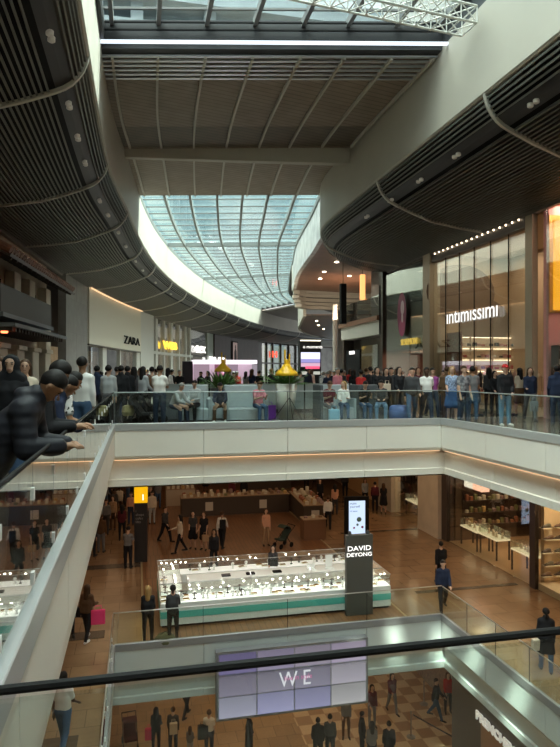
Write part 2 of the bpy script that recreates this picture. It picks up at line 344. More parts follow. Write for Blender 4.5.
bulkhead(RI, RO, 'east', [3, 9, 16, 22, len(RI)-7, ])
# nose ring of the east bulkhead
b = MB(); rows = []
i = len(RI)-1
ORD = 'first second third fourth fifth sixth seventh eighth ninth tenth eleventh twelfth thirteenth fourteenth fifteenth sixteenth seventeenth'.split()
# twin spotlights in the dark service strip
def spot(loc, rz, label, grp):
    t = thing('twin_spotlight', label, 'spotlight', loc, rz, grp)
    for s_ in (-.13, .13):
        MB().lathe([(.0, .06), (.085, .06), (.085, -.03), (.06, -.05), (.0, -.045)], 12, (0, s_, 0)).build('spotlight_head', mat('spot_lens', (.55, .54, .48), .3, emit=(1, .9, .75), es=.05), t, True)
    return t
def strip_pt(I, O, i):
    tm = (tA+tB)/2; e, z = secat(tm); p = P3(I, O, i, e, z+.03); d = I[min(i+1, len(I)-1)]-I[max(i-1, 0)]; return p, math.atan2(d[1], d[0])-PI/2
for k, y in enumerate((14.4, 17.8, 20.3, 22.7, 27, 30.2, 34, 37.5, 42.5, 46, 51, 58)):
    p, a = strip_pt(LI, LO, int(np.argmin(abs(LI[:, 1]-y))))
    s_ = spot(p, a, 'twin spotlight in the left slatted ceiling, %s from the near end' % ORD[k], 'spotlights of the left ceiling')
for k, y in enumerate((15.2, 18.6, 22.0, 25.2, 28.2)):
    p, a = strip_pt(RI, RO, int(np.argmin(abs(RI[:-10, 1]-y))))
    s_ = spot(p, a, 'twin spotlight in the right slatted ceiling, %s from the near end' % ORD[k], 'spotlights of the right ceiling')
# ---- roof between the bulkheads
RB, RS_ = crom([(10, -6), (10, 8), (10, 19.3), (10.05, 28.4), (10.9, 36), (11.7, 41), (13.0, 50), (14.7, 58), (17.3, 70), (21, 84), (28, 98), (38, 110), (55, 122)])
def Lp(y): return np.array([np.interp(y, LI[:, 1], LI[:, 0]), y])
def Rp(y): return np.array([np.interp(y, RB[:, 1], RB[:, 0]), y])
RIB = [(-4.5, -4.9), (21.8, 19.3), (31, 28.4), (38.6, 36), (49, 46), (57.8, 55), (68, 63.5), (78, 72), (90, 81.5), (103, 91)]
def rad(t, v, z):   # t: station number (float), v 0..1 across
    i = min(int(t), len(RIB)-2); q = t-i; a = RIB[i][0]+(RIB[i+1][0]-RIB[i][0])*q; c = RIB[i][1]+(RIB[i+1][1]-RIB[i][1])*q
    p = Lp(a)+(Rp(c)-Lp(a))*v; return (p[0], p[1], z)
ROOF = 12.5
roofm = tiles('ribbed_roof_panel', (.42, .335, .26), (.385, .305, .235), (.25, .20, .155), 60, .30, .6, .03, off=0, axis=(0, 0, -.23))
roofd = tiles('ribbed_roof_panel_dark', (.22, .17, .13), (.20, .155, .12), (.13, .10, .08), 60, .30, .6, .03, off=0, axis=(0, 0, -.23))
def roofpiece(t0, t1, m, name='ceiling', z=ROOF, th=.2):
    n = max(1, round((t1-t0)*6)); b = MB()
    b.sweep([[rad(t0+(t1-t0)*i/n, v, zz) for v, zz in ((-.03, z), (1.03, z), (1.03, z+th), (-.03, z+th))] for i in range(n+1)]); return struct(b.build(name, m))
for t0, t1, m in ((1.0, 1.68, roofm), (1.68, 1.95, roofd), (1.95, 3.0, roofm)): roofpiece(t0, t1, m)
louv = mat('silver_louvre', (.62, .66, .70), .35, metal=.7)
b = MB()
for k in range(6): b.bar(rad(1.0+.035*k, 0.0, ROOF-.06), rad(1.0+.035*k, 1.0, ROOF-.06), .12, .05)
struct(b.build('trim_7', louv))
V7 = [.035, .17, .31, .45, .59, .72, .86, .985]
b = MB()
for v in V7:
    n = 10
    for i in range(n):
        if v > .0: b.bar(rad(1.0+.93*i/n, v, ROOF-.09), rad(1.0+.93*(i+1)/n, v, ROOF-.09), .085, .14)
        b.bar(rad(2.06+.9*i/n, v, ROOF-.09), rad(2.06+.9*(i+1)/n, v, ROOF-.09), .085, .14)
struct(b.build('trim_8', ribm))
b = MB()       # deep tapering cross beam
p, q = Vector(rad(2, 0, ROOF)), Vector(rad(2, 1, ROOF)); d = (q-p).normalized(); s_ = Vector((-d.y, d.x, 0))*.28
b.sweep([[c-s_*w+Vector((0, 0, -h)), c+s_*w+Vector((0, 0, -h)), c+s_+Vector((0, 0, .0)), c-s_+Vector((0, 0, .0))] for c, h, w in ((p, .35, .5), (p+(q-p)*.5, .55, .6), (q, .72, .7))])
struct(b.build('trim_9', plaster))
# near skylight: dark upstand, ribs and glass over the well, roof light closing towards the camera
b = MB(); b.sweep([[rad(t, -.03, 12.5), rad(t, 1.03, 12.5), rad(t, 1.03, 13.45), rad(t, -.03, 13.45)] for t in (1.0, .985)]); struct(b.build('wall_roof', charc))
b = MB()
for q in (.2, .55, .8): b.bar(rad(.98, 0, 12.5+q), rad(.98, 1, 12.5+q), .05, .04)
struct(b.build('trim_10', darkm))
b = MB(); b.bar(rad(.97, 0, 12.52), rad(.97, 1, 12.52), .10, .08); struct(b.build('trim_11', emis('white_edge_light', (.8, .9, 1), 1.2)))
b = MB(); b.sweep([[(x, y, 13.55+dz) for x, dz in ((-1.3, 0), (10.1, 0), (10.1, .03), (-1.3, .03))] for y in (12.2, 20.4)]); 
b = MB(); b.sweep([[rad(t, v, 13.5+dz) for v, dz in ((-.02, 0), (1.02, 0), (1.02, .03), (-.02, .03))] for t in (.0, 1.0)]); struct(b.build('window_1', skyg))
b = MB()
for v in V7: b.bar(rad(0, v, 13.38), rad(1.0, v, 13.38), .14, .24)
for t in (.1, .3, .5, .7, .82, .9, .96): b.bar(rad(t, 0, 13.46), rad(t, 1, 13.46), .07, .07)
struct(b.build('trim_12', mat('skylight_rib', (.20, .20, .2), .5)))
b = MB(); b.box(-1.35, -1.05, -6, 21.6, 12.6, 13.5); b.box(9.95, 10.25, -6, 19.1, 12.6, 13.5); b.box(-1.3, 10.1, -6, -4.9, 12.6, 13.5); struct(b.build('ceiling', charc))
b = MB(); b.box(10.6, 22, -8, 27, 13, 35.5); struct(b.build('wall_roof', mat('sun_blocker', (.45, .44, .42), .6)))  # unseen block added to keep the sun off the near skylight
# plant house seen through the near skylight
b = MB(); b.box(-14, 26, 26, 30, 13.4, 16.2); b.box(-14, 26, 25.6, 30, 16.9, 17.6)
for x in range(-12, 26, 3): b.box(x-.25, x+.25, 26, 30, 16.2, 17)
struct(b.build('wall_roof', mat('grey_cladding', (.33, .38, .42), .5, noise=.15, nscale=.8)))
# far skylight
b = MB(); n = 42; t0, t1 = 3.0, 9.0
b.sweep([[rad(t0+(t1-t0)*i/n, v, ROOF+.3+dz) for v, dz in ((0, 0), (1, 0), (1, .03), (0, .03))] for i in range(n+1)]); struct(b.build('window_3', skyg))
b = MB(); lrib = mat('pale_skylight_rib', (.20, .22, .215), .5)
for v in (.0, .14, .28, .43, .57, .71, .86, 1.0):
    for i in range(n): b.bar(rad(t0+(t1-t0)*i/n, v, ROOF+.12), rad(t0+(t1-t0)*(i+1)/n, v, ROOF+.12), .15, .34)
struct(b.build('trim_13', lrib))
b = MB()
for k in range(1, 36):
    t = 3+6*k/36; big = k in (9, 20, 29)
    b.bar(rad(t, 0, ROOF+(.1 if big else .24)), rad(t, 1, ROOF+(.1 if big else .24)), .2 if big else .06, .3 if big else .08)
struct(b.build('trim_14', lrib))
b = MB(); b.sweep([[rad(t, v, ROOF+dz) for v, dz in ((-.02, 0), (1.02, 0), (1.02, .4), (-.02, .4))] for t in (9.0, 9.05)]); struct(b.build('wall_roof', charc))
# far opaque roof beyond
b = MB(); b.prism([tuple(rad(9.04, -.05, 0)[:2]), tuple(rad(9.04, 1.05, 0)[:2]), (42, 98), (70, 112), (70, 150), (10, 150), (14, 110)], ROOF-.3, ROOF-.1); struct(b.build('ceiling', mat('far_roof', (.35, .32, .3), .7)))
# outer roofs above both bulkheads
b = MB(); N = len(LI); b.sweep([[(LI[i][0]+LN[i][0]*e, LI[i][1]+LN[i][1]*e, z) for e, z in ((.1, 12.6), (9, 12.6), (9, 12.8), (.1, 12.8))] for i in range(N)]); struct(b.build('ceiling', charc))
b = MB(); RN = normals(RB); N = len(RB)
def RX(i, e, z): return (RB[i][0]-RN[i][0]*e, RB[i][1]-RN[i][1]*e, z)
b.sweep([[RX(i, e, z) for e, z in ((.1, 12.6), (16, 12.6), (16, 12.8), (.1, 12.8))] for i in range(N)]); struct(b.build('ceiling', charc))
# ---- second east bulkhead: veined wall, timber soffit, banded nose
i0 = int(np.argmin(abs(RB[:, 1]-36.0))); i1 = int(np.argmin(abs(RB[:, 1]-59.5)))
marble = mat('veined_white_wall', (.66, .64, .62), .25, noise=.22, nscale=1.1)
b = MB(); b.sweep([[RX(i, e, z) for e, z in ((0, 10.0), (0, 12.6), (.3, 12.6), (.3, 10.0))] for i in range(i0, i1+1)]); struct(b.build('wall_east', marble))
timb = tiles('timber_soffit', (.22, .10, .06), (.17, .08, .045), (.05, .025, .015), 3, .5, .35, .02)
b = MB(); b.prism([RX(i, .3, 0)[:2] for i in range(i0, i1+1)]+[(30, 62), (30, 34), (15, 34)][::1], 10.0, 10.15); struct(b.build('ceiling', timb))
noseP = [RX(i1, 0, 0)[:2]]; c0 = np.array(noseP[0]); nose = []
for k in range(15):
    a = k/14*PI/2; nose.append((c0[0]+3.2*(1-math.cos(a))-.0, c0[1]+3.0*math.sin(a)))
nose += [(c0[0]+5.5, c0[1]+3.1), (c0[0]+9, c0[1]+2.6), (c0[0]+14, c0[1]+1.5)]
b = MB()
for k, (z0_, z1_, o) in enumerate(((12.6, 10.0, 0), (9.95, 9.6, .15), (9.5, 9.15, .05), (9.05, 8.75, .18), (8.68, 8.35, .3))):
    N = len(nose); NN = normals(np.array(nose)); I_ = np.array(nose)-NN*o
    b.sweep([[(I_[i][0], I_[i][1], z0_), (I_[i][0], I_[i][1], z1_), (I_[i][0]-NN[i][0]*.6, I_[i][1]-NN[i][1]*.6, z1_), (I_[i][0]-NN[i][0]*.6, I_[i][1]-NN[i][1]*.6, z0_)] for i in range(N)])
struct(b.build('wall_east', plaster))
b = MB(); I_ = np.array(nose); b.sweep([[(I_[i][0]-NN[i][0]*.45, I_[i][1]-NN[i][1]*.45, z) for z in (12.6, 8.4)] for i in range(len(nose))], closed=False); struct(b.build('wall_east', charc))
# third section: deeper soffit
i2 = len(RB)-1
b = MB(); b.sweep([[RX(i, e, z) for e, z in ((1.2, 7.6), (1.2, 12.6), (1.5, 12.6), (1.5, 7.6))] for i in range(i1+2, i2)]); struct(b.build('wall_east', plaster))
b = MB(); b.sweep([[RX(i, e, z) for e, z in ((1.3, 7.7), (12, 7.7), (12, 7.8), (1.3, 7.8))] for i in range(i1+2, i2)]); struct(b.build('ceiling', timb))
for (x, y) in ((14.5, 44), (14.9, 48.5), (15.6, 52), (17.6, 50), (18.2, 46)):
    t = tag(MB().lathe([(0, 0), (.13, 0), (.15, -.02), (.15, .02)], 12).build('ceiling_downlight', spotm, loc=(x, y, 9.99)), 'round downlight glowing in the brown timber soffit', 'downlight', 'downlights in the timber soffit')
for (x, y) in ((20, 68), (22, 74), (24.5, 80), (21, 64)):
    t = tag(MB().lathe([(0, 0), (.13, 0), (.15, -.02), (.15, .02)], 12).build('ceiling_downlight', spotm, loc=(x, y, 7.69)), 'round downlight glowing in the far brown soffit', 'downlight', 'downlights in the far soffit')
# lattice truss at the top right
b = MB(); tm = mat('white_truss', (.75, .75, .72), .4)
A, B = Vector((1.6, 16.2, 12.45)), Vector((9.75, 16.9, 12.3)); d = (B-A); dn = d.normalized(); sd_ = Vector((-dn.y, dn.x, 0))
ch = [sd_*.38+Vector((0, 0, .25)), -sd_*.38+Vector((0, 0, .25)), sd_*.38-Vector((0, 0, .25)), -sd_*.38-Vector((0, 0, .25))]
for c in ch: b.tube([A+c, B+c], .035, 6)
n = 15
for i in range(n+1):
    p = A+d*i/n
    for u, w in ((0, 1), (2, 3), (0, 2), (1, 3)):
        b.tube([p+ch[u], p+ch[w]], .02, 5)
        if i < n: b.tube([p+ch[u], p+d/n+ch[w]], .02, 5)
tag(b.build('lattice_truss', tm), 'white steel lattice truss hanging under the near skylight', 'truss')
# lower bulk walls closing the building
wallm = mat('back_wall', (.30, .26, .22), .8)
b = MB(); b.box(-12.2, -12, -6, 150, Z0, 12.6); struct(b.build('wall_west', wallm))
b = MB(); b.box(24, 24.2, -6, 62, Z0, 12.6); struct(b.build('wall_east', wallm))
b = MB(); b.box(-12.2, 24.2, -6.2, -6, Z0, 13.6); struct(b.build('wall_south', wallm))
b = MB(); b.box(-12.2, 40, 75, 75.2, Z0, -.12); struct(b.build('wall_north', wallm))
b = MB(); b.box(40, 40.2, 30, 75, Z0, -.12); struct(b.build('wall_east', wallm))
b = MB(); b.box(-12, 70, 150, 150.2, 0, 12.6); struct(b.build('wall_north', wallm))
# ============================================================ SHOP FRONTS
EU = (PI/2, 0, -PI/2)         # text that faces west
def LOat(px, off=0.0):        # place on the west shopfront line seen at photo column px -> float index
    P = LO+LN*off; r = np.array(ray(px)); c = P[:, 0]*r[1]-P[:, 1]*r[0]
    for i in range(len(P)-1):
        if P[i][1] > 26 and c[i]*c[i+1] <= 0: return i+c[i]/(c[i]-c[i+1])
    return len(P)-2
def LOp(s, off=0.0):
    i = min(int(s), len(LO)-2); q = s-i; p = LO[i]+(LO[i+1]-LO[i])*q; n = LN[i]+(LN[i+1]-LN[i])*q; return p+n*off
def wpanel(px0, px1, z0, z1, off, th, m, name='wall_west', b=None):   # off>0 behind the line, <0 in front
    s0, s1 = LOat(px0), LOat(px1); n = max(1, int((s1-s0)/1.5)); own = b is None; b = b or MB()
    b.sweep([[(*LOp(s0+(s1-s0)*i/n, o), z) for o, z in ((off, z0), (off, z1), (off+th, z1), (off+th, z0))] for i in range(n+1)])
    return struct(b.build(name, m)) if own else b
cream = mat('cream_stone', (.62, .56, .46), .55, noise=.08, nscale=1.5)
greyst = tiles('grey_stone_wall', (.34, .33, .31), (.30, .29, .275), (.22, .21, .2), 1.6, 2.2, .4, .01, axis=(PI/2, 0, 0))
darkw = mat('dark_shopfront', (.05, .035, .03), .4)
wallw = mat('white_wall', (.62, .61, .58), .5)
inter = mat('lit_shop_interior', (.34, .26, .18), .6, noise=.5, nscale=1.2, emit=(1, .72, .4), es=.10)  # faint glow put into the back wall in place of shop lamps
# plain wall behind everything and the near unseen stretch
N = len(LO)
def wrun(i0, i1, off, th, z0, z1, m, name='wall_west'):
    b = MB(); b.sweep([[(*LOp(i, o), z) for o, z in ((off, z0), (off, z1), (off+th, z1), (off+th, z0))] for i in np.linspace(i0, i1, max(2, int((i1-i0)/1.5)))]); return struct(b.build(name, m))
wrun(0, N-1.01, 4.2, .2, 0, 12.6, darkw)
wrun(0, N-1.01, 0, .15, 8.0, 12.6, charc)
s31, s138, s300 = LOat(1), LOat(138), LOat(300)
wrun(0, s31-1, .3, .2, 0, 8, cream)
wpanel(62, 84, 0, 8.1, -.25, .5, greyst)
# tiled house front on the left
ts = LOat(20); hp = LOp(ts); hd = LOp(ts+1)-LOp(ts-1); ha = math.atan2(hd[1], hd[0])
H = thing('shop_house_front', 'cream house-like shop front with tiled roof and dark balcony at far left', 'shop front', (hp[0], hp[1], 0), ha)
# local x runs along the front (away from the camera), local -y towards the hall
b = MB(); b.box(-6, 6.0, .2, .5, 0, 8.0); b.build('wall', mat('aged_plaster', (.42, .33, .24), .7, noise=.15, nscale=1), H)
tilem = mat('terracotta_tile', (.16, .075, .045), .7, noise=.3, nscale=4)
b = MB()
for i in range(34):
    x = -6+i*.36; b.lathe([(0, 0), (.17, 0), (.17, 1.9), (0, 1.9)], 8, T=Matrix.Translation((x, -1.35, 6.55)) @ Matrix.Rotation(-1.12, 4, 'X') @ Matrix.Scale(1, 4))
b.build('tile_row', tilem, H)
b = MB(); b.sweep([[(x, -1.35, 6.42), (x, .3, 7.28), (x, .3, 7.1), (x, -1.3, 6.3)] for x in (-6, 6.3)]); b.build('roof_deck', darkw, H)
for i in range(16):
    x = -5.6+i*.75; MB().bar((x, -1.25, 6.28), (x, .2, 6.95), .09, .14).build('rafter', mat('dark_rafter', (.06, .045, .035), .7), H)
b = MB(); b.box(-6, 2.2, -.95, -.88, 4.15, 5.25); b.box(2.13, 2.2, -.9, .2, 4.15, 5.25); b.build('balcony_front', mat('balcony_grey', (.06, .058, .056), .55), H)
MB().box(-6, 2.3, -1.05, .2, 3.95, 4.12).build('balcony_floor', mat('slate_blue_edge', (.20, .23, .26), .5), H)
MB().box(-6, 3.4, -1.5, .2, 3.55, 3.70).build('cornice', mat('slate_blue_edge'), H)
for i in range(20): MB().box(-5.9+i*.46, -5.72+i*.46, -1.35, .2, 3.38, 3.55).build('bracket', mat('dark_rafter'), H)
for x in (-4.6, -1.2, 1.3, 4.6):
    MB().bbox(x-.5, x+.5, -.25, .2, 4.12 if x < 2 else 0, 6.4, .03).build('upper_pilaster', cream, H)
for x in (-2.9, .1, 2.9): MB().box(x-.45, x+.45, .12, .2, 4.5, 5.9).build('upper_window', mat('dark_window', (.015, .015, .018), .15), H)
for x in (-4.8, -2.3, .2, 2.6):
    MB().bbox(x-.55, x+.55, -.7, .2, 0, 2.75, .03).build('pilaster', cream, H); MB().bbox(x-.66, x+.66, -.8, .2, 2.75, 2.95, .02).build('capital', cream, H)
for x in (-3.55, -1.05, 1.4): MB().box(x-.5, x+.5, .05, .2, 0, 2.9).build('shop_window', mat('dark_window'), H)
MB().lathe([(0, 0), (.12, 0), (.16, .18), (.1, .34), (0, .38)], 10, (-5.7, -1.0, 3.3)).build('lantern', emis('red_lantern_glow', (1, .22, .08), 3), H)
# zara front
ZP = wpanel(84.5, 137.5, 3.9, 8.15, -.35, .3, mat('cream_sign_panel', (.70, .66, .56), .5))
wpanel(84.5, 137.5, 7.95, 8.02, -.55, .1, ledm, 'trim_15')
wpanel(84.5, 137.5, 3.80, 3.9, -.35, .5, darkw)
for a_, c_ in ((84.5, 86), (101.5, 105.5), (119, 120), (135.5, 139)): wpanel(a_, c_, 0, 3.85, -.1, .4, wallw)
wpanel(86, 135.5, 0.05, 3.8, .05, .03, shopg, 'window_4')
wpanel(86, 135.5, 0, 3.8, 3.2, .1, inter)
wpanel(134.2, 138, 3.9, 8.1, -.2, .3, darkw)
def wsign(label, body, px, off, z, size, m, sx=1.0, ext=.04, px2=None, bold=0.0):
    s = LOat(px); p = LOp(s, off); d = LOp(s+1.5)-LOp(s); L = math.atan2(d[1], d[0])
    if px2 is not None: q = LOp(LOat(px2), off); d = q-p; L = math.atan2(d[1], d[0])
    o = text('shop_sign', body, size, (p[0], p[1], z), (PI/2, 0, L), m, ext=ext, sx=sx, bold=bold)
    if px2 is not None: w = max(v.co.x for v in o.data.vertices); o.scale = (math.hypot(*d)/w, 1, 1)
    return tag(o, label, 'sign')
wsign('black capital letters ZARA on the cream shop panel', 'ZARA', 119.5, -.42, 4.45, 1.05, black, px2=135.5)
# white pier, glazed bays with mullions
wpanel(139, 152, 0, 8.2, -.2, .5, wallw)
wpanel(152, 193, 0.05, 8.0, .25, .03, shopg, 'window_5')
wpanel(152, 193, 0, 8.0, 3.6, .1, inter)
for a_, c_ in ((155.8, 158), (164.5, 165.2), (171, 173), (179, 180), (185.5, 187), (190, 191)): wpanel(a_, c_, 0, 8.1, 0, .25, wallw, 'trim_16')
wpanel(152, 193, 3.9, 4.2, 0, .25, wallw, 'trim_17')
wsign('yellow illuminated sign lettering on the glazed shop bay', 'WEB', 162.5, -.1, 4.7, 1.15, emis('yellow_sign', (1, .62, .05), 1.6), px2=176.5, bold=.06)
# next
wpanel(193, 208, 0.05, 8.0, .25, .03, shopg, 'window_6'); wpanel(193, 208, 4.1, 4.3, .0, .3, darkw); wpanel(193, 208, 0, 8.0, 3.6, .1, inter)
whiteL = emis('white_sign', (1, .97, .92), 1.5)
wsign('large white letters reading next on a glass shop front', 'nex', 195.5, -.1, 4.7, 2.0, whiteL, px2=205, bold=.03)
wpanel(208, 214, 0, 7.8, .1, .2, mat('pale_green_glass_wall', (.35, .40, .36), .3))
# dark brown front with portrait poster
wpanel(214, 258, 0, 7.8, -.1, .3, mat('dark_brown_front', (.045, .022, .018), .45, noise=.3, nscale=2))
wsign('tall white letters on the dark shop front, left of the portrait poster', 'mo', 207.5, -.25, 3.3, 2.0, whiteL, px2=214.5, bold=.05)
wsign('small white letters just left of the portrait poster', 'OVO', 216.5, -.25, 3.5, 1.1, whiteL, px2=224.5, bold=.04)
wsign('small white letters right of the portrait poster', 'cpm', 243, -.25, 3.5, 1.2, whiteL, px2=252.5, bold=.04)
s_ = LOat(233.5); p = LOp(s_, -.2); d = LOp(s_+1)-LOp(s_-1)
PT = thing('portrait_poster', 'tall framed poster of a dark standing figure on the brown shop front', 'poster', (p[0], p[1], 3.0), math.atan2(d[1], d[0]))
MB().box(-1.35, 1.35, -.1, 0, 0, 4.2).build('frame', black, PT); MB().box(-1.1, 1.1, -.12, -.1, .2, 4.0).build('picture', mat('poster_rose', (.34, .24, .22), .5, emit=(.6, .42, .38), es=.25), PT)
b = MB(); b.sweep([[(x*k+.1, y, z) for x, y in ((-1, -.125), (1, -.125))] for k, z in ((.55, .25), (.6, 1.0), (.62, 1.8), (.55, 2.5), (.3, 2.85), (.2, 2.95), (.28, 3.2), (.2, 3.5), (.05, 3.6))], closed=False)
b.build('figure', mat('poster_shadow', (.03, .015, .015), .6), PT)
# further glazed bays with the red sign
wpanel(258, 262, 0, 7.7, 0, .3, darkw)
wpanel(262, 300, 0.05, 7.6, .25, .03, shopg, 'window_7'); wpanel(262, 300, 0, 7.6, 3.6, .1, mat('cool_lit_interior', (.32, .31, .22), .6, noise=.5, nscale=.8, emit=(.8, .85, .5), es=.08))  # far interior wall also glows slightly by itself to look lit
for a_ in (267, 273, 281, 289, 296): wpanel(a_, a_+.7, 0, 7.8, 0, .25, darkw, 'trim_18')
wpanel(262, 300, 3.6, 3.9, 0, .25, darkw, 'trim_19')
wsign('red illuminated letters on the distant glazed shop front', 'H', 271.5, -.1, 5.0, 1.7, emis('red_sign', (1, .05, .02), 2.2), px2=276.5, bold=.04)
wpanel(300, 332, 0, 7.6, 0, .25, mat('far_grey_front', (.16, .15, .14), .5, noise=.4, nscale=.5))
# ---------------- east side, upper floor (front plane x = 15)
EX = 15.0
def ebox(y0, y1, z0, z1, m, x0=EX, x1=EX+.25, name='wall_east'):
    b = MB(); b.box(x0, x1, y0, y1, z0, z1); return struct(b.build(name, m))
beige = mat('beige_pier', (.42, .35, .25), .4)
warmw = mat('warm_beige_interior', (.46, .33, .21), .6, noise=.06, nscale=.5)
ebox(-6, 21.3, 8.05, 12.6, charc, EX+.2, EX+.5); ebox(21.3, 37, 8.05, 12.6, charc, EX+.2, EX+.5)
ebox(21.25, 21.7, 0, 8.2, beige, EX-.05, EX+.2)
ebox(29.8, 30.6, 0, 8.0, beige, EX-.1, EX+.5)
ebox(21.7, 29.8, .02, 7.5, shopg, EX+.12, EX+.15, 'window_8')
ebox(21.7, 29.8, 7.5, 8.1, darkw, EX, EX+.3)
ebox(21.7, 29.8, 0, .12, beige, EX, EX+.3, 'baseboard_east')
b = MB()
for k in range(1, 6): y = 21.7+k*8.1/6; b.box(EX+.08, EX+.12, y-.012, y+.012, .1, 7.5)
struct(b.build('trim_20', darkm))
ebox(21.2, 30.2, 0, 8.1, warmw, 19.6, 19.8); ebox(30.0, 30.2, 0, 8.1, warmw, 15.4, 19.8); ebox(21.1, 21.3, 0, 8.1, warmw, 15.5, 19.8)
b = MB(); b.box(EX+.3, 19.7, 21.2, 30.2, 7.9, 8.0); struct(b.build('ceiling', warmw))
b = MB(); b.box(EX+.3, 19.7, 21.3, 30.0, .002, .02); struct(b.build('floor', mat('pale_shop_floor', (.6, .5, .38), .3)))
area('lingerie_shop_light', (17.4, 25.7, 7.8), 3.5, 7, 170, WARM2)
for k in range(17):
    y = 22.1+k*.45
    tag(MB().lathe([(0, .05), (.035, .05), (.035, -.02), (0, -.03)], 8).build('facade_spotlight', emis('facade_spot_glow', (1, .8, .55), 3.5), loc=(EX-.06, y, 7.85)), 'tiny warm spotlight over the lingerie shop window, %s from the beige pier at right' % ORD[k], 'spotlight', 'spotlights over the lingerie shop')
sg = text('shop_sign', 'ıntımıssımı', 1.02, (EX-.03, 28.15, 4.15), EU, emis('white_letters_soft', (1, .98, .93), .95), ext=.008, bold=.0)
w = max(v.co.x for v in sg.data.vertices); sg.scale = (4.5/w, 1, 1); tag(sg, 'white illuminated letters reading intimissimi on the tall shop window', 'sign')
# big curved shadow picture on the back wall, wall shelves, mannequins
b = MB(); pic = mat('grey_mural', (.20, .14, .10), .6)
def disc(b, cy, cz, ry, rz, x, a0=0, a1=2*PI, n=28): b.add([(x, cy, cz)]+[(x, cy+ry*math.cos(a0+(a1-a0)*k/n), cz+rz*math.sin(a0+(a1-a0)*k/n)) for k in range(n+1)], [(0, k+1, k+2) for k in range(n)])
disc(b, 1.2, 6.0, 2.0, 1.5, 0); disc(b, -.2, 4.4, 1.5, 1.3, -.01)
mo = b.build('wall_mural', pic, loc=(18.0, 29.97, 0)); mo.rotation_euler = (0, 0, PI/2); tag(mo, 'brown rounded silhouettes painted on the wall inside the lingerie shop', 'mural')
# display fittings
def mann(name, label, x, y, z, m, rz=PI/2, grp=None, lying=False):
    t = thing(name, label, 'mannequin', (x, y, z), rz, grp)
    MB().lathe([(.0, 0), (.14, 0), (.14, .02), (.015, .03), (.015, .75)], 10).build('stand', steel, t)
    b = MB(); b.lathe([(.02, .72), (.15, .78), (.165, .88), (.125, 1.08), (.16, 1.28), (.175, 1.38), (.10, 1.46), (.05, 1.50), (.045, 1.58), (.0, 1.6)], 14, T=Matrix.Scale(.66, 4, (0, 1, 0)))
    b.build('torso', m, t, True); return t
mk = [mat('garment_black', (.03, .02, .03), .5), mat('garment_cream', (.7, .58, .45), .5), mat('garment_red', (.4, .05, .05), .5), mat('garment_rose', (.5, .25, .22), .5)]
for k, (x, y, c) in enumerate(((16.2, 28.7, 2), (16.4, 27.4, 0), (16.0, 26.3, 1), (16.6, 25.2, 0), (16.1, 24.1, 3), (16.5, 23.1, 1), (17.6, 26.9, 1), (17.5, 24.6, 0))):
    mann('mannequin', 'headless mannequin in %s underwear inside the lingerie shop window, %s' % (('black', 'cream', 'red', 'rose')[c], ('beside the red panel', 'behind the plaid-shirt man', 'mid window', 'right of centre', 'above the red cap', 'nearest the beige pier', 'in the second row', 'second row right')[k]), x, y, .25, mk[c])
ladd = mat('shop_rail_metal', (.5, .42, .32), .35, metal=.6)
for k, y in enumerate((23.0, 26.0, 28.4)):
    t = thing('clothes_rack', 'metal clothes rack with hanging underwear, %s in the lingerie shop' % ('nearest', 'middle', 'farthest')[k], 'clothes rack', (18.3, y, 0), 0)
    for s_ in (-.7, .7): MB().tube([(0, s_, 0), (0, s_, 1.55)], .02, 6).build('upright', ladd, t)
    MB().tube([(0, -.7, 1.55), (0, .7, 1.55)], .02, 6).build('rail', ladd, t)
    for i in range(9):
        MB().bbox(-.2, .2, -.03, .03, 0, .6, .01).build('garment', mk[(i*7+k) % 4], t, loc=(0, -.6+i*.15, .9))
t = thing('wall_banner', 'dark red tall picture panel at the left of the lingerie shop window', 'poster', (15.8, 28.9, 0), 0)
MB().box(0, .05, -.75, .75, 0.1, 3.8).build('board', mat('banner_dark_red', (.16, .03, .02), .5, noise=.4, nscale=2), t)
for k in range(3):
    t = thing('wall_shelf', 'cream wall shelf of folded underwear at the back of the lingerie shop, %s' % ('nearest', 'middle', 'farthest')[k], 'shelf', (16.55+k*1.3, 29.6, 0), PI/2)
    MB().box(.12, .2, -.62, .62, .1, 3.6).build('back_panel', mat('cream_back_panel', (.75, .62, .45), .5), t)
    for i in range(5):
        sh_ = MB().box(-.15, .12, -.62, .62, .7+i*.6, .74+i*.6).build('shelf', mat('cream_back_panel'), t); MB().box(.08, .115, -.58, .58, 1.2+i*.6, 1.22+i*.6).build('shelf_light', emis('shelf_led2', (1, .8, .55), 3), sh_)
        for j in range(5): MB().bbox(-.1, .1, -.09, .09, 0, .1+.05*((i+j) % 3), .02).build('folded_garment', mk[(i*3+j*5) % 4], t, loc=(-.02, -.48+j*.24, .74+i*.6))
# pink shop at the right edge
pink = mat('pink_wall', (.72, .36, .34), .5)
ebox(14, 20.9, 0, 8.3, pink, EX+1.1, EX+1.25); ebox(20.6, 20.9, 0, 8.3, pink, EX+.2, EX+1.1)
ebox(8, 20.6, .02, 8.2, shopg, EX+.1, EX+.13, 'window_9')
ebox(-6, 14, 0, 8.3, mat('orange_panel', (.62, .32, .12), .5), EX+.6, EX+.8)
b = MB(); b.box(EX+.15, EX+1.2, -6, 20.9, 8.15, 8.3); struct(b.build('ceiling', mat('brown_lining', (.3, .18, .1), .6)))
area('pink_shop_light', (EX+.65, 17.5, 8.1), .8, 6, 300, (1, .62, .5))
yp = yon(553, EX+1)
LB = thing('yellow_light_box', 'tall glowing yellow panel hanging at the right edge of the pink shop', 'light box', (EX, 20.5, 0), 0)
MB().box(.36, .95, -.05, .05, 4.1, 7.5).build('panel', emis('amber_glow', (1, .42, .02), .9), LB); MB().box(.20, 1.0, .05, .09, 4.0, 7.7).build('frame', mat('gold_frame', (.5, .33, .08), .4, metal=.5), LB)
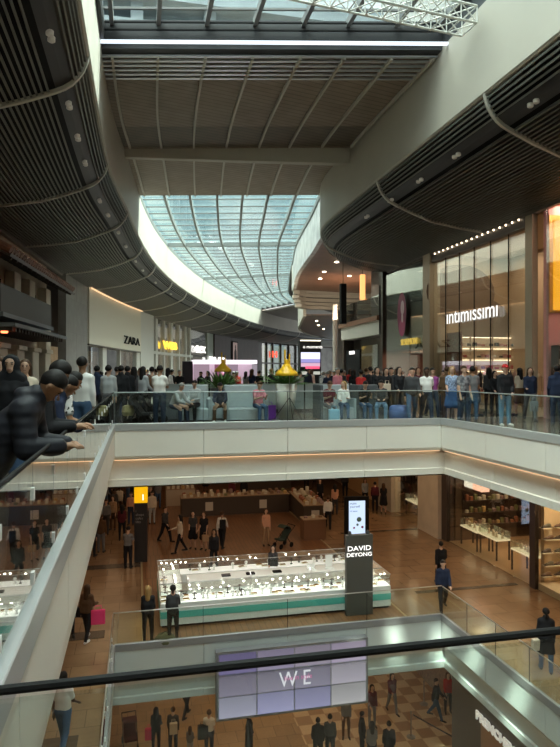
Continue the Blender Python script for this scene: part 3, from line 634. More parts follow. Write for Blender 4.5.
SH = thing('magazine_shelf', 'dark shelf unit full of small colourful goods inside the pink shop', 'shelf', (EX+.62, 20.25, 0), PI/2)
MB().box(.1, .2, -.42, .42, 0, 2.75).build('back_panel', darkw, SH)
for s_ in (-.45, .42): MB().box(-.25, .1, s_, s_+.03, 0, 2.75).build('side_panel', darkw, SH)
for i in range(7): MB().box(-.25, .1, -.42, .42, .2+i*.36, .23+i*.36).build('shelf', darkw, SH)
rs = random.Random(5); pc = [mat('goods_%s' % n_, c, .5) for n_, c in (('ochre', (.5, .34, .14)), ('cream', (.6, .55, .45)), ('brick', (.30, .11, .06)), ('green', (.17, .18, .08)), ('brown', (.2, .12, .07)), ('mauve', (.30, .20, .19)))]
for i in range(6):
    for j in range(4):
        y = -.3+j*.2; h_ = rs.uniform(.16, .28)
        tag(MB().bbox(-.08, .08, -.1, .1, 0, h_, .02).build('shop_package', rs.choice(pc), loc=(EX+.62+y, 20.2, .235+i*.36)), 'small coloured package on the dark shelf unit of the pink shop', 'package', 'packages on the pink shop shelves')
# shop left of the beige pier: portrait, yellow letters, red lights
ebox(30.6, 36.2, .02, 7.8, shopg, EX+.12, EX+.15, 'window_10')
ebox(30.6, 36.6, 0, 8.1, mat('dark_red_interior', (.26, .06, .04), .6, noise=.5, nscale=1.1), 18.4, 18.6); ebox(36.4, 36.9, 0, 8.1, darkw, EX, 18.6)
ebox(30.6, 36.4, 3.1, 7.8, mat('dark_green_wall', (.035, .05, .045), .3), EX+.3, EX+.4)
area('red_shop_light', (16.8, 33.3, 3.0), 2.4, 4.5, 180, (1, .45, .25))
t = thing('portrait_sign', 'oval magenta portrait of a woman on the dark glass front', 'poster', (EX-.02, yon(402, EX), 0), 0)
b = MB(); disc(b, 0, 5.15, .62, 1.25, 0); b.build('hair', mat('magenta_print', (.20, .012, .07), .5), t)
b = MB(); disc(b, -.12, 5.5, .24, .42, -.012); disc(b, -.1, 4.95, .13, .3, -.012); b.build('face', mat('pale_print', (.66, .5, .56), .5), t)
b = MB(); disc(b, -.05, 4.35, .42, .5, -.008); b.build('scarf', mat('magenta_scarf', (.42, .05, .16), .5), t)
tag(text('shop_sign', 'SI SEMON', .5, (EX+.05, yon(400, EX), 3.35), EU, emis('yellow_small_sign', (1, .7, .12), .45), ext=.03), 'yellow letters under the magenta portrait on the dark shop front', 'sign')
for k in range(6): tag(MB().lathe([(0, 0), (.05, 0), (.05, .5), (0, .5)], 8).build('lamp_tube', emis('red_tube', (1, .22, .08), 3), loc=(16.2+.4*(k % 3), 31.4+.85*k, 1.25)), 'glowing orange red tube lamp inside the dark red shop', 'lamp', 'red tube lamps in the dark shop')
for k in range(5): mann('mannequin', 'mannequin in %s inside the dark red shop, %s' % (('black', 'rose', 'cream', 'red', 'black')[k], ('nearest the beige pier', 'second from the pier', 'in the middle', 'second from the far end', 'at the far end')[k]), 15.9, 31.3+k*1.05, .2, mk[(0, 3, 1, 2, 0)[k]])
# raised gallery beyond
g0, g1 = 37.0, 44.5
G = thing('gallery_balcony', 'upper gallery balcony with pale glass front and wooden lower edge at right of centre', 'balcony', (EX, 0, 0), 0)
MB().box(.0, 3, g0, g1, 4.2, 5.3).build('parapet', plaster, G); MB().box(-.15, .0, g0, g1+.2, 5.1, 5.4).build('wooden_edge', mat('brown_wood_edge', (.25, .12, .07), .5), G)
MB().box(-.04, -.02, g0, g1, 5.4, 6.7).build('glass_pane', glass('frosted_pane', (.75, .8, .8), 1.8), G)
MB().box(0.0, .08, g0-.3, g0, 4.2, 7.3).build('end_post', black, G)
for i in range(2):
    MB().box(2.4, 2.5, g0+1+i*2.6, g0+3.2+i*2.6, 5.5, 6.5).build('lit_window', emis('pale_lit_window', (1, .97, .8), 1.1), G)
ebox(37, 46, 0, 10, mat('dark_gallery_front', (.06, .05, .045), .5, noise=.3, nscale=1), 18.0, 18.2); ebox(37, 44.5, 0, 4.2, mat('dark_front_below', (.05, .045, .04), .4), EX+1.0, EX+1.1)
ebox(38, 41.0, 0, 3.6, shopg, EX+.3, EX+.33, 'window_11'); ebox(41.3, 44.2, 0, 3.4, black, EX+.3, EX+.5)
tag(text('shop_sign', 'noon', .5, (EX+.2, 43.2, 3.1), EU, whiteL, ext=.03), 'small white letters over a black doorway under the gallery', 'sign')
ebox(44.5, 44.8, 0, 5.2, darkw, EX+.2, 18.2)
c = at(335, 54); t = thing('round_column', 'slim grey round column standing beyond the seating, right of the tall screen', 'column', (c[0], c[1], 0)); MB().lathe([(.2, 0), (.2, 7.7)], 20).build('shaft', mat('column_grey', (.45, .42, .38), .4), t, True); MB().lathe([(.0, .02), (.26, .02), (.26, .25), (.2, .28)], 20).build('base', steel, t, True)
t = thing('black_speaker_column', 'tall black box hanging beside the gallery glass', 'speaker', (*at(343, 45), 0)); MB().box(-.2, .2, -.2, .2, 5.3, 8.2).build('box', black, t); MB().tube([(0, 0, 8.2), (0, 0, 9.98)], .02).build('hanger', darkm, t)
t = thing('pendant_lamp', 'tall glowing orange pendant lamp hanging above the gallery', 'lamp', (*at(362.5, 42), 0)); MB().bbox(-.15, .15, -.15, .15, 6.7, 8.4, .03).build('lamp_shade', emis('orange_pendant', (1, .38, .12), 1.5), t); MB().tube([(0, 0, 8.4), (0, 0, 9.98)], .015).build('cord', darkm, t)
# far end beyond: dark fronts and cross wall
b = MB(); b.sweep([[RX(i, e, z) for e, z in ((6.5, 0), (6.5, 9), (6.8, 9), (6.8, 0))] for i in range(i1+2, len(RB))]); struct(b.build('wall_east', mat('far_dark_front', (.12, .10, .085), .5, noise=.5, nscale=.4)))
# ---------------- east side, middle floor
ebox(-6, 21.2, Z1, -1.75, mat('cream_shop_wall', (.72, .52, .30), .5), 16.2, 16.4)
ebox(8, 21.0, Z1+.02, -1.8, shopg, EX, EX+.03, 'window_12'); ebox(21.0, 21.35, Z1, -1.75, darkw, EX-.1, EX+.06); ebox(21.0, 21.2, Z1, -1.75, mat('cream_shop_wall'), EX+.3, 16.3)
area('shoe_shop_light', (15.6, 18, -1.9), .8, 5, 150, WARM2)
b = MB(); b.box(EX+.05, 16.2, -6, 21, Z1, Z1+.25); struct(b.build('floor', mat('cream_plinth', (.7, .55, .36), .4)))
lea = [mat('leather_tan', (.13, .06, .03), .4), mat('leather_dark', (.04, .022, .015), .35), mat('leather_olive', (.10, .085, .05), .4)]
def shoe(loc, rz, m, label, grp):
    t = thing('leather_shoe', label, 'shoe', loc, rz, grp)
    b = MB(); ys_ = (-.15, -.1, -.03, .04, .10, .15); 
    b.sweep([[(w*math.cos(a), y, .02+max(0, math.sin(a))*h) for a in np.linspace(0, 2*PI, 10, endpoint=False)] for y, w, h in zip(ys_, (.03, .042, .04, .045, .05, .02), (.09, .11, .10, .065, .05, .02))]); b.build('upper', m, t, True)
    MB().box(-.045, .045, -.16, .16, 0, .022).build('sole', black, t); return t
k = 0
for i, zz in enumerate((.55, .95, 1.45, 1.95, 2.4)):
    for j, xx in enumerate((15.28+.12*(i % 2), 15.85)):
        tag(MB().box(xx-.22, xx+.22, 20.7, 20.98, Z1+zz-.03, Z1+zz).build('shoe_shelf', mat('shelf_cream', (.7, .6, .42), .4)), 'small cream shelf holding one shoe in the shoe shop window', 'shelf', 'shelves in the shoe shop')
        m_ = ('tan', 'dark brown', 'olive')[k % 3]; o = shoe((xx, 20.84, Z1+zz), 1.5, lea[k % 3], '%s leather shoe %s on the wall of the shoe shop' % (m_, ('on the lowest shelf', 'on the second shelf up', 'on the middle shelf', 'on the second highest shelf', 'on the highest shelf')[i]), m_+' shoes on the shoe shop wall'); o.scale = (1.25, 1.25, 1.25); k += 1
ebox(21.35, 28.0, Z1+.02, -1.8, shopg, EX, EX+.03, 'window_13'); ebox(28.0, 28.5, Z1, -1.75, darkw, EX-.1, EX+.3); ebox(28.5, 30.8, Z1, -1.75, cream, EX-.3, EX+.4)
ebox(21.2, 28.4, Z1, -1.75, mat('jeweller_back_wall', (.10, .065, .04), .5, noise=.4, nscale=1.5), 19.6, 19.8); ebox(28.0, 28.2, Z1, -1.75, mat('jeweller_back_wall'), 15.4, 19.6); ebox(21.0, 21.2, Z1, -1.75, mat('jeweller_back_wall'), 16.4, 19.6)
b = MB(); b.box(EX+.05, 19.6, 21.3, 28.0, Z1+.002, Z1+.02); struct(b.build('floor', mat('jeweller_floor', (.45, .28, .15), .3)))
area('jeweller_light', (17, 24.6, -1.9), 2.5, 5.5, 130, WARM)
def dtable(x, y, lx, ly, label, n):
    t = thing('display_table', label, 'table', (x, y, Z1+.02), 0)
    for sx in (-1, 1):
        for sy in (-1, 1): MB().box(-.03, .03, -.03, .03, 0, .86).build('leg', darkm, t, loc=(sx*(lx/2-.04), sy*(ly/2-.04), 0))
    MB().box(-lx/2, lx/2, -ly/2, ly/2, .86, .92).build('table_top', emis('lit_table_top', (1, .75, .42), .75), t)
    for q in ((-lx/2, -lx/2+.006, -ly/2, ly/2), (lx/2-.006, lx/2, -ly/2, ly/2), (-lx/2+.01, lx/2-.01, -ly/2, -ly/2+.006), (-lx/2+.01, lx/2-.01, ly/2-.006, ly/2)): MB().box(*q, .925, 1.25).build('case_pane', shopg, t)
    for i in range(n):
        yy = y+(-.5+(i+.5)/n)*(ly-.2)
        tag(MB().lathe([(0, 0), (.07, 0), (.05, .06), (.03, .14), (.055, .2), (0, .26)], 8).build('jewellery_bust', mat('bust_cream', (.75, .65, .5), .5), loc=(x+rs.uniform(-.1, .1), yy, Z1+.945)), 'small cream jewellery stand on a lit table inside the jeweller window', 'display stand', 'stands on the jeweller tables')
dtable(15.7, 26.7, .7, 1.5, 'dark legged display table with lit top, farthest in the jeweller window', 5)
dtable(15.8, 25.2, .7, 1.4, 'dark legged display table with lit top, middle one in the jeweller window', 5)
dtable(15.8, 22.6, .8, 1.5, 'dark legged display table with lit top, nearest in the jeweller window', 5)
for k in range(3):
    t = thing('wall_shelf', 'lit wall shelving of small goods in the jeweller, %s' % ('farthest', 'middle', 'nearest')[k], 'shelf', (16.35+k*1.25, 27.75, Z1), PI/2)
    MB().box(.2, .24, -.6, .6, .5, 3.6).build('back_panel', darkw, t)
    for i in range(5):
        MB().box(-.15, .2, -.6, .6, .8+i*.6, .84+i*.6).build('shelf', darkw, t); MB().box(.15, .19, -.56, .56, .785+i*.6, .795+i*.6).build('shelf_light', emis('shelf_led', (1, .7, .35), 4), t.children[-1])
        for j in range(5): MB().bbox(-.08, .08, -.08, .08, 0, rs.uniform(.12, .3), .02).build('goods', pc[rs.randrange(6)], t, loc=(.02, -.46+j*.23, .84+i*.6))
t = thing('hanging_light_box', 'glowing pink and white picture box at the top of the jeweller window', 'light box', (15.9, 27.0, -3.85), 0)
MB().box(-.2, .2, -.9, -.1, 0, .75).build('pink_side', emis('pink_box', (1, .5, .32), 1.2), t); MB().box(-.2, .2, -.1, .7, 0, .75).build('white_side', emis('white_box', (1, .85, .65), .9), t)
MB().tube([(0, 0, .75), (0, 0, 2.05)], .02).build('hanger', darkm, t)
# further shops of the middle floor
ebox(30.8, 34.6, Z1+.02, -1.8, shopg, EX, EX+.03, 'window_14'); ebox(34.6, 36.6, Z1, -1.75, cream, EX-.2, EX+.4); ebox(36.6, 44, Z1, -1.75, mat('amber_front', (.62, .38, .18), .4), EX, EX+.3); ebox(44, 75, Z1, -1.75, mat('brown_front', (.2, .12, .07), .5, noise=.4), EX, EX+.3)
ebox(30.8, 34.8, Z1, -1.75, mat('dark_red_interior'), 17.5, 17.7); area('red_window_light', (16.3, 32.7, -1.9), 1.5, 3, 100, WARM)
dtable(15.8, 32.6, .8, 2.6, 'low lit display table in the red shop window beyond the pale column', 7)
t = thing('red_dress_display', 'row of red and dark garments hanging behind the middle floor window', 'clothes rack', (16.6, 32.6, Z1), 0)
MB().tube([(0, -1.3, 2.4), (0, 1.3, 2.4)], .02).build('rail', darkm, t)
for i in range(9): MB().bbox(-.2, .2, -.1, .1, 0, .9, .03).build('garment', mk[(2, 0, 2, 2, 3, 0, 2, 2, 0)[i]], t, loc=(0, -1.2+i*.3, 1.5))
for s_ in (-1.3, 1.3): MB().tube([(0, s_, 0), (0, s_, 2.4)], .02).build('upright', darkm, t)
# west and north walls of the middle floor
b = MB(); b.box(-6.3, -6, -6, 75, Z1, -1.75); struct(b.build('wall_west', mat('brown_front')))
b = MB(); b.box(-12, 40, 56, 56.3, Z1, -1.75); struct(b.build('wall_north', mat('brown_front')))
# ---------------- ground floor
b = MB(); b.box(11.4, 11.7, -6, 21.0, Z0, Z1-1.75); b.box(11.7, 13.5, 20.7, 21.0, Z0, Z1-1.75); struct(b.build('wall_east', mat('dark_front_below')))
b = MB(); b.box(13.6, 13.9, 21, 40, Z0, Z1-1.75); struct(b.build('wall_east', mat('brown_front')))
b = MB(); b.box(-6.3, -6, -6, 75, Z0, Z1-1.75); b.box(-6, 13.8, 40, 40.3, Z0, Z1-1.75); struct(b.build('wall_west', mat('brown_front')))
b = MB(); b.box(11.33, 11.4, 17.2, 18.9, Z0, Z0+3.1); struct(b.build('window_15', mat('amber_window', (.25, .14, .08), .4)))
sg = text('shop_sign', 'PRENCHEYE', .40, (11.33, 19.2, -10.1), EU, mat('white_letter', (.8, .8, .8), .4, emit=(1, 1, 1), es=.25), ext=.03, bold=.012)
w = max(v.co.x for v in sg.data.vertices); sg.scale = (2.45/w, 1, 1); tag(sg, 'white capital letters on the black ground floor shop front at lower right', 'sign')
# ============================================================ FURNITURE AND KIOSKS
def PX(px, py, z=0): x, y = gnd(px, py, z); return x, y
# video wall
scr = []
vx0, vx1 = at(218, 18.9)[0], at(363, 20.2)[0]
VW = thing('video_wall', 'wall of twelve violet screens showing the letters WE in front of the middle floor edge', 'video wall', (vx0, VY1-.40, Z1-2.22), 0)
vw, vh = vx1-vx0, 1.98
MB().box(-.06, vw+.06, .02, .3, -.06, vh+.06).build('casing', mat('screen_casing', (.25, .26, .28), .4, metal=.5), VW)
cols = [[(.40, .38, .52), (.45, .42, .55), (.47, .42, .52), (.52, .46, .52)], [(.22, .19, .26), (.28, .24, .31), (.28, .25, .32), (.46, .40, .47)], [(.13, .12, .22), (.25, .23, .30), (.25, .23, .29), (.36, .32, .40)]]
cols = [[(.42, .39, .52), (.40, .37, .60), (.36, .33, .54), (.52, .47, .50)], [(.27, .23, .32), (.30, .26, .35), (.30, .26, .36), (.50, .43, .52)], [(.16, .14, .28), (.27, .24, .35), (.29, .26, .33), (.38, .33, .44)]]
for j in range(3):
    for i in range(4):
        w, h = vw/4, vh/3
        m = emis('screen_%d_%d' % (j, i), cols[j][i], .62)
        n_ = m.node_tree; b_ = n_.nodes['Principled BSDF']; t_ = n_.nodes.new('ShaderNodeTexCoord'); sp = n_.nodes.new('ShaderNodeSeparateXYZ'); r_ = n_.nodes.new('ShaderNodeValToRGB')
        n_.links.new(t_.outputs['Generated'], sp.inputs[0]); n_.links.new(sp.outputs['Z'], r_.inputs[0]); c_ = cols[j][i]
        r_.color_ramp.elements[0].color = (*[q*1.12 for q in c_], 1); r_.color_ramp.elements[1].color = (*[q*.72 for q in c_], 1); n_.links.new(r_.outputs[0], b_.inputs['Emission Color'])
        MB().box(i*w+.02, (i+1)*w-.02, 0, .02, j*h+.02, (j+1)*h-.02).build('screen', m, VW)
text('letters', 'W E', .66, (vw*.395, -.02, vh*.40), (PI/2, 0, 0), emis('screen_letters', (.85, .80, .86), .8), VW, ext=.003, sx=.86)
text('script_text', 'live in style', .2, (vw*.43, -.04, vh*.50), (PI/2, 0, 0), emis('screen_script', (.75, .15, .40), .7), VW, ext=.002)
# jewellery kiosk
kx0, kx1, ky0, ky1 = .75, 8.75, 20.5, 24.0
KI = thing('jewellery_kiosk', 'white and turquoise island jewellery kiosk with lit glass cases on the middle floor', 'kiosk', (kx0, ky0, Z1+.012), 0)
kw, kd = kx1-kx0, ky1-ky0
kwh = mat('kiosk_white', (.72, .76, .74), .4); turq = mat('turquoise_stripe', (.10, .50, .44), .4)
ktop = mat('kiosk_lit_bed', (.9, .92, .9), .4, emit=(1, .98, .93), es=.35)
def counter(x0, x1, y0, y1, nm):
    MB().box(x0, x1, y0, y1, .08, .78).build(nm+'_counter', kwh, KI); MB().box(x0+.05, x1-.05, y0+.05, y1-.05, 0, .08).build('plinth', black, KI)
    bed_ = MB().box(x0+.02, x1-.02, y0+.02, y1-.02, .78, .80).build('display_bed', ktop, KI)
    cg = glass('case_glass', (.96, .98, .97), .9)
    for q in ((x0+.01, x1-.01, y0+.01, y0+.016, .802, 1.17), (x0+.01, x1-.01, y1-.016, y1-.01, .802, 1.17), (x0+.01, x0+.016, y0+.02, y1-.02, .802, 1.17), (x1-.016, x1-.01, y0+.02, y1-.02, .802, 1.17), (x0+.01, x1-.01, y0+.01, y1-.01, 1.172, 1.178)): MB().box(*q).build('case_pane', cg, bed_)
    for z in (1.18,): 
        for (a_, b_) in (((x0, y0), (x1, y0)), ((x0, y1), (x1, y1)), ((x0, y0), (x0, y1)), ((x1, y0), (x1, y1))): MB().bar((*a_, z), (*b_, z), .018, .018).build('case_edge', steel, KI)
counter(0, kw, 0, .75, 'front'); counter(0, kw, kd-.6, kd, 'back'); counter(0, .75, .78, kd-.63, 'left'); counter(kw-.75, kw, .78, kd-.63, 'right')
for (x0, x1, y0, y1) in ((-.01, kw+.01, -.012, .0), (-.012, 0, 0, kd), (kw, kw+.012, 0, kd)): MB().box(x0, x1, y0, y1, .30, .52).build('turquoise_stripe', turq, KI)
MB().box(1.0, kw-1.0, 1.55, 2.3, 0, .95).build('inner_desk', kwh, KI)
for k, x in enumerate((.9, 3.0, 5.1, 7.2)):
    MB().tube([(x, .1, 1.18), (x, .1, 1.5), (x, .35, 1.58)], .012, 6).build('case_lamp_arm', steel, KI)
for k in range(4): area('kiosk_case_light', (kx0+1+2*k, ky0+.4, Z1+1.95), 1.2, .3, 9, (1, .96, .88))
# jewellery stands, ring trays and case spotlights, every one of them its own object
jb = thing('jewellery_stand', '', 'display stand'); MB().lathe([(0, 0), (.055, 0), (.05, .02), (.02, .05), (.05, .12), (.065, .18), (.02, .23), (0, .25)], 8).build('bust', mat('bust_white', (.9, .9, .88), .5), jb, True); jb_ = jb.children[0]; MB().lathe([(.052, .12), (.066, .15), (.05, .16)], 8).build('necklace', mat('silver_chain', (.8, .8, .8), .15, metal=1), jb_)
jd = thing('jewellery_stand', '', 'display stand'); MB().lathe([(0, 0), (.06, 0), (.05, .02), (.015, .04), (.015, .2), (.045, .22), (0, .24)], 8).build('stem', mat('stand_black', (.03, .03, .03), .4), jd); MB().box(-.09, .09, -.01, .01, .17, .19).build('bar', mat('stand_black'), jd)
jt = thing('ring_tray', '', 'tray'); MB().bbox(-.13, .13, -.09, .09, 0, .03, .01).build('tray', mat('tray_cream', (.8, .75, .66), .5), jt); MB().box(-.1, .1, -.06, .06, .03, .04).build('ring_row', mat('gold_rings', (.7, .5, .2), .2, metal=1), jt)
js = tag(MB().lathe([(0, 0), (.022, .0), (.03, .03), (.0, .05)], 8).build('case_spotlight', emis('case_spot', (1, .93, .78), 16)), '', 'spotlight')
rr = random.Random(11); protos = [(jb, 'white jewellery stand', 'display'), (jd, 'black jewellery stand', 'display'), (jt, 'cream ring tray', 'tray'), (js, 'bright little case spotlight', 'spotlight')]; used = set()
def jewel(side, n, f):
    for k in range(n):
        x, y = f(k); q = rr.choices((0, 1, 2, 3), (5, 3, 3, 5))[0]; o, nm, _ = protos[q]
        L = '%s %s of the %s case, jewellery kiosk' % (nm, ('at the left end', 'left of centre', 'in the centre', 'right of centre', 'at the right end')[min(4, 5*k//n)]+(', rear' if k % 2 else ', front'), side); z = Z1+.012+(.802 if q < 3 else 1.12)
        if q in used: c = dup(o)
        else: c = o; used.add(q)
        c.location = (kx0+x, ky0+y, z+.003); c.rotation_euler = (0, 0, rr.uniform(-.4, .4) if q < 3 else 0); c['label'] = L; c['group'] = '%ss, %s case' % (nm, side)
jewel('front', 110, lambda k: (.12+(k//2)*.143, .18+.36*(k % 2)+rr.uniform(-.05, .05)))
jewel('back', 44, lambda k: (.15+k*.179, kd-.3+rr.uniform(-.12, .12)))
jewel('left', 16, lambda k: (.2+.35*(k % 2), 1.0+.25*(k//2)))
jewel('right', 16, lambda k: (kw-.2-.35*(k % 2), 1.0+.25*(k//2)))
for k in range(5):
    t = thing('brochure_stand', ('white card in a stand on the kiosk desk right of the seated assistant', 'black till tray on the kiosk desk', 'small grey box on the kiosk desk', 'white folded card on the kiosk desk', 'black cash box on the kiosk desk')[k], 'desk item', (kx0+(6.3, 4.3, 2.4, 5.6, 3.3)[k], ky0+1.85, Z1+.012+.955), 0)
    MB().bbox(-.16, .16, -.11, .11, 0, .05, .01).build('base', (kwh, black, charc, kwh, black)[k], t); 
    if k in (0, 3): MB().box(-.14, .14, -.01, .01, .05, .5 if k == 0 else .22).build('card', kwh, t)
# tower sign
tx, ty = at(360.5, 21.2); ty = 20.2
TS = thing('kiosk_tower_sign', 'tall grey slab sign reading DAVID DEYONG in front of the jewellery kiosk', 'sign', (tx, ty, Z1+.012), 0)
MB().bbox(-.48, .48, -.1, .1, 0, 2.75, .015).build('slab', mat('grey_brown_slab', (.085, .08, .072), .5), TS)
text('lettering', 'DAVID', .23, (-.02, -.105, 2.22), (PI/2, 0, 0), whiteL, TS, ext=.006, align='CENTER', sx=1.25); text('lettering', 'DEYONG', .185, (-.02, -.105, 2.02), (PI/2, 0, 0), whiteL, TS, ext=.006, align='CENTER', sx=1.2)
for s_ in (-.33, .33): MB().lathe([(0, 0), (.07, 0), (.05, .1), (0, .14)], 10, (s_, 0, 2.75)).build('top_lamp', charc, TS)
# digital information screen
dx, dy = at(356.5, 30.0)
DS = thing('digital_totem', 'freestanding black digital screen with a pale blue picture behind the DAVID DEYONG sign', 'screen', (dx, dy, Z1+.012), -.1)
MB().bbox(-.6, .6, -.1, .1, 0, 2.35, .02).build('casing', black, DS); MB().box(-.4, .4, -.112, -.1, .55, 2.15).build('display', emis('pale_blue_display', (.55, .68, .90), 1.0), DS)
text('headline', 'make\nyourself', .15, (-.35, -.118, 1.98), (PI/2, 0, 0), mat('headline_navy', (.05, .08, .2), .5), DS, ext=.002); text('headline', 'at ease', .13, (-.35, -.118, 1.62), (PI/2, 0, 0), mat('headline_blue', (.03, .2, .5), .5), DS, ext=.002)
b = MB(); 
for (x, z, r) in ((.1, 1.25, .12), (.02, 1.0, .06)):
    b.add([(x+r*math.cos(a), -.118, z+r*math.sin(a)) for a in np.linspace(0, 2*PI, 16, endpoint=False)], [tuple(range(16))])
b.build('drawing', mat('drawing_teal', (.2, .4, .42), .5), DS)
b = MB()
for (x, z, r) in ((.26, .88, .06), (-.15, .85, .05)): b.add([(x+r*math.cos(a), -.118, z+r*math.sin(a)) for a in np.linspace(0, 2*PI, 16, endpoint=False)], [tuple(range(16))])
b.build('drawing', mat('drawing_pink', (.6, .1, .25), .5), DS)
# information totem
ix, iy = PX(141, 561, Z1)
IT = thing('information_totem', 'tall black information totem with a glowing yellow top on the middle floor', 'totem', (ix, iy, Z1+.012), -.1)
MB().bbox(-.28, .28, -.14, .14, 0, 2.6, .01).build('body', mat('totem_black', (.02, .02, .022), .3), IT); MB().bbox(-.28, .28, -.14, .14, 2.6, 3.35, .01).build('yellow_top', emis('totem_yellow', (1, .50, .0), .75), IT); MB().box(.08, .12, -.15, -.14, 2.72, 2.98).build('symbol', whiteL, IT)
text('directory', 'i\nshops\ncafes\nlifts', .16, (-.22, -.146, 2.2), (PI/2, 0, 0), mat('totem_text', (.3, .3, .3), .5), IT, ext=.001)
# dark sales kiosks
kd_ = mat('kiosk_dark', (.06, .042, .03), .4); kb = mat('kiosk_goods_shelf', (.3, .2, .12), .4)
def kiosk(label, x, y, lx, ly, rz, h=1.05, m=kd_, panels=0, nx=6, ny=2, gl='', top=None):
    t = thing('sales_kiosk', label, 'kiosk', (x, y, Z1+.012), rz); MB().bbox(-lx/2, lx/2, -ly/2, ly/2, 0, h, .02).build('counter', m, t); MB().bbox(-lx/2-.03, lx/2+.03, -ly/2-.03, ly/2+.03, h, h+.04, .01).build('worktop', top or kb, t)
    for i in range(panels): MB().box(-.22, .22, -.02, 0, .3, .8).build('picture_panel', mat('pale_picture', (.6, .55, .48), .5), t, loc=(-lx/2+(i+.5)*lx/panels, -ly/2, 0))
    R = Matrix.Rotation(rz, 3, 'Z')
    for i in range(nx):
        for j in range(ny):
            v = R @ Vector((-lx/2+(i+.5)*lx/nx, -ly/2+(j+.5)*ly/ny, 0))
            ci = rr.randrange(6) if rr.random() > .35 else 1
            o = tag(MB().bbox(-.09, .09, -.08, .08, 0, rr.uniform(.08, .3), .02).build('boxed_goods', pc[ci], loc=(x+v.x, y+v.y, Z1+.052+h)), 'small %s item for sale, %s of the %s' % (('ochre', 'cream', 'brick red', 'green', 'brown', 'mauve')[ci], ('left end', 'left part', 'middle', 'right part', 'right end')[min(4, 5*i//nx)]+(' front', ' rear')[j % 2], gl), 'goods', 'goods on the '+gl)
    return t
kiosk('long dark sales counter with two pale pictures on its front, behind the jewellery kiosk', *at(235, 37.0), 6.4, 1.1, 0, panels=2, nx=16, gl='long dark sales counter')
kiosk('dark kiosk counter turned end-on with white picture panel on its end', *at(307, 36.0), 1.3, 4.2, -.05, panels=1, nx=3, ny=10, gl='end-on dark kiosk')
kiosk('plain brown wooden podium between the sales counters and the digital screen', *at(313, 31.2), 1.15, .7, 0, h=1.0, m=mat('podium_wood', (.17, .08, .04), .4), nx=3, ny=1, gl='brown podium')
kiosk('bright glass display kiosk with pale goods, left of the long dark counter', *at(180, 39.5), 1.8, 1.2, 0, h=1.0, m=mat('kiosk_pale', (.55, .46, .36), .4), nx=6, ny=4, gl='pale display kiosk')
kiosk('low dark counter at the back with a pale globe lamp', *at(268, 45), 3.2, 1.0, 0, nx=5, gl='low back counter')
kiosk('long back counter with goods in the far left of the middle floor', *at(205, 47), 5.0, 1.0, 0, nx=12, gl='far left counter')
x, y = at(267, 45); tag(MB().lathe([(0, 0), (.1, 0), (.04, .1), (.04, .3), (.2, .42), (.24, .6), (.16, .76), (0, .82)], 14).build('globe_lamp', emis('globe_glow', (1, .82, .6), .9), loc=(x, y, Z1+1.10)), 'pale round globe lamp standing on the low back counter', 'lamp')
t = thing('display_pillar', 'brown panelled pillar at the back of the middle floor', 'pillar', (*at(255, 47.5), Z1)); MB().box(-.9, .9, -.4, .4, 0, 4.7).build('shaft', mat('pillar_ochre', (.28, .17, .07), .5), t)
# ---------- upper floor seating
upl = mat('bench_grey_blue', (.36, .41, .44), .75, noise=.06, nscale=5); updk = mat('bench_charcoal', (.075, .085, .095), .7)
def bench(label, px, d, w, h=1.28, m=upl, rz=0, side=None):
    x, y = at(px, d); t = thing('booth_seat', label, 'seat', (x, y, 0), rz)
    MB().bbox(-w/2, w/2, .25, .55, 0.03, h, .03).build('backrest', m, t); MB().bbox(-w/2+.02, w/2-.02, -.42, .25, .03, .44, .04).build('seat', m, t)
    for s_ in (-1, 1): MB().bbox(s_*w/2-.06, s_*w/2+.06, -.45, .55, .03, h if side == s_ else .78, .02).build('side_panel', (updk if side == s_ else m), t)
    return t
bench('grey blue high-backed booth seat holding the man in a pale jacket', 195, 22.6, 1.0)
bench('grey blue high-backed booth seat left of the tapered planter', 245, 22.8, 1.45)
bench('grey blue booth seat where the couple sit', 335, 23.2, 1.3, side=-1)
bench('low grey booth seat between the blue-jacket man and the far left bench', 221, 23.6, .95, h=.8)
bench('charcoal booth seat of the man in black holding a phone', 368, 23.3, 1.0, m=updk, side=-1)
bench('dark booth seat at the left end of the seating row', 166, 22.9, .8, h=1.0, m=updk)
t = thing('low_screen_wall', 'long low grey glass screen behind the booth seats', 'screen', (*at(262, 27.6), 0), -.0)
MB().box(-4.6, 4.2, -.03, .03, .1, 1.2).build('panel', mat('screen_grey', (.30, .33, .33), .3), t); MB().box(-4.6, 4.2, -.04, .04, 1.2, 1.25).build('cap', railg2, t)
for k in range(5): MB().box(-.03, .03, -.05, .05, 0, 1.25).build('post', darkm, t, loc=(-4.5+k*2.15, .0, 0))
leafm = [mat('leaf_green', (.09, .20, .045), .5), mat('leaf_dark', (.06, .14, .04), .5)]
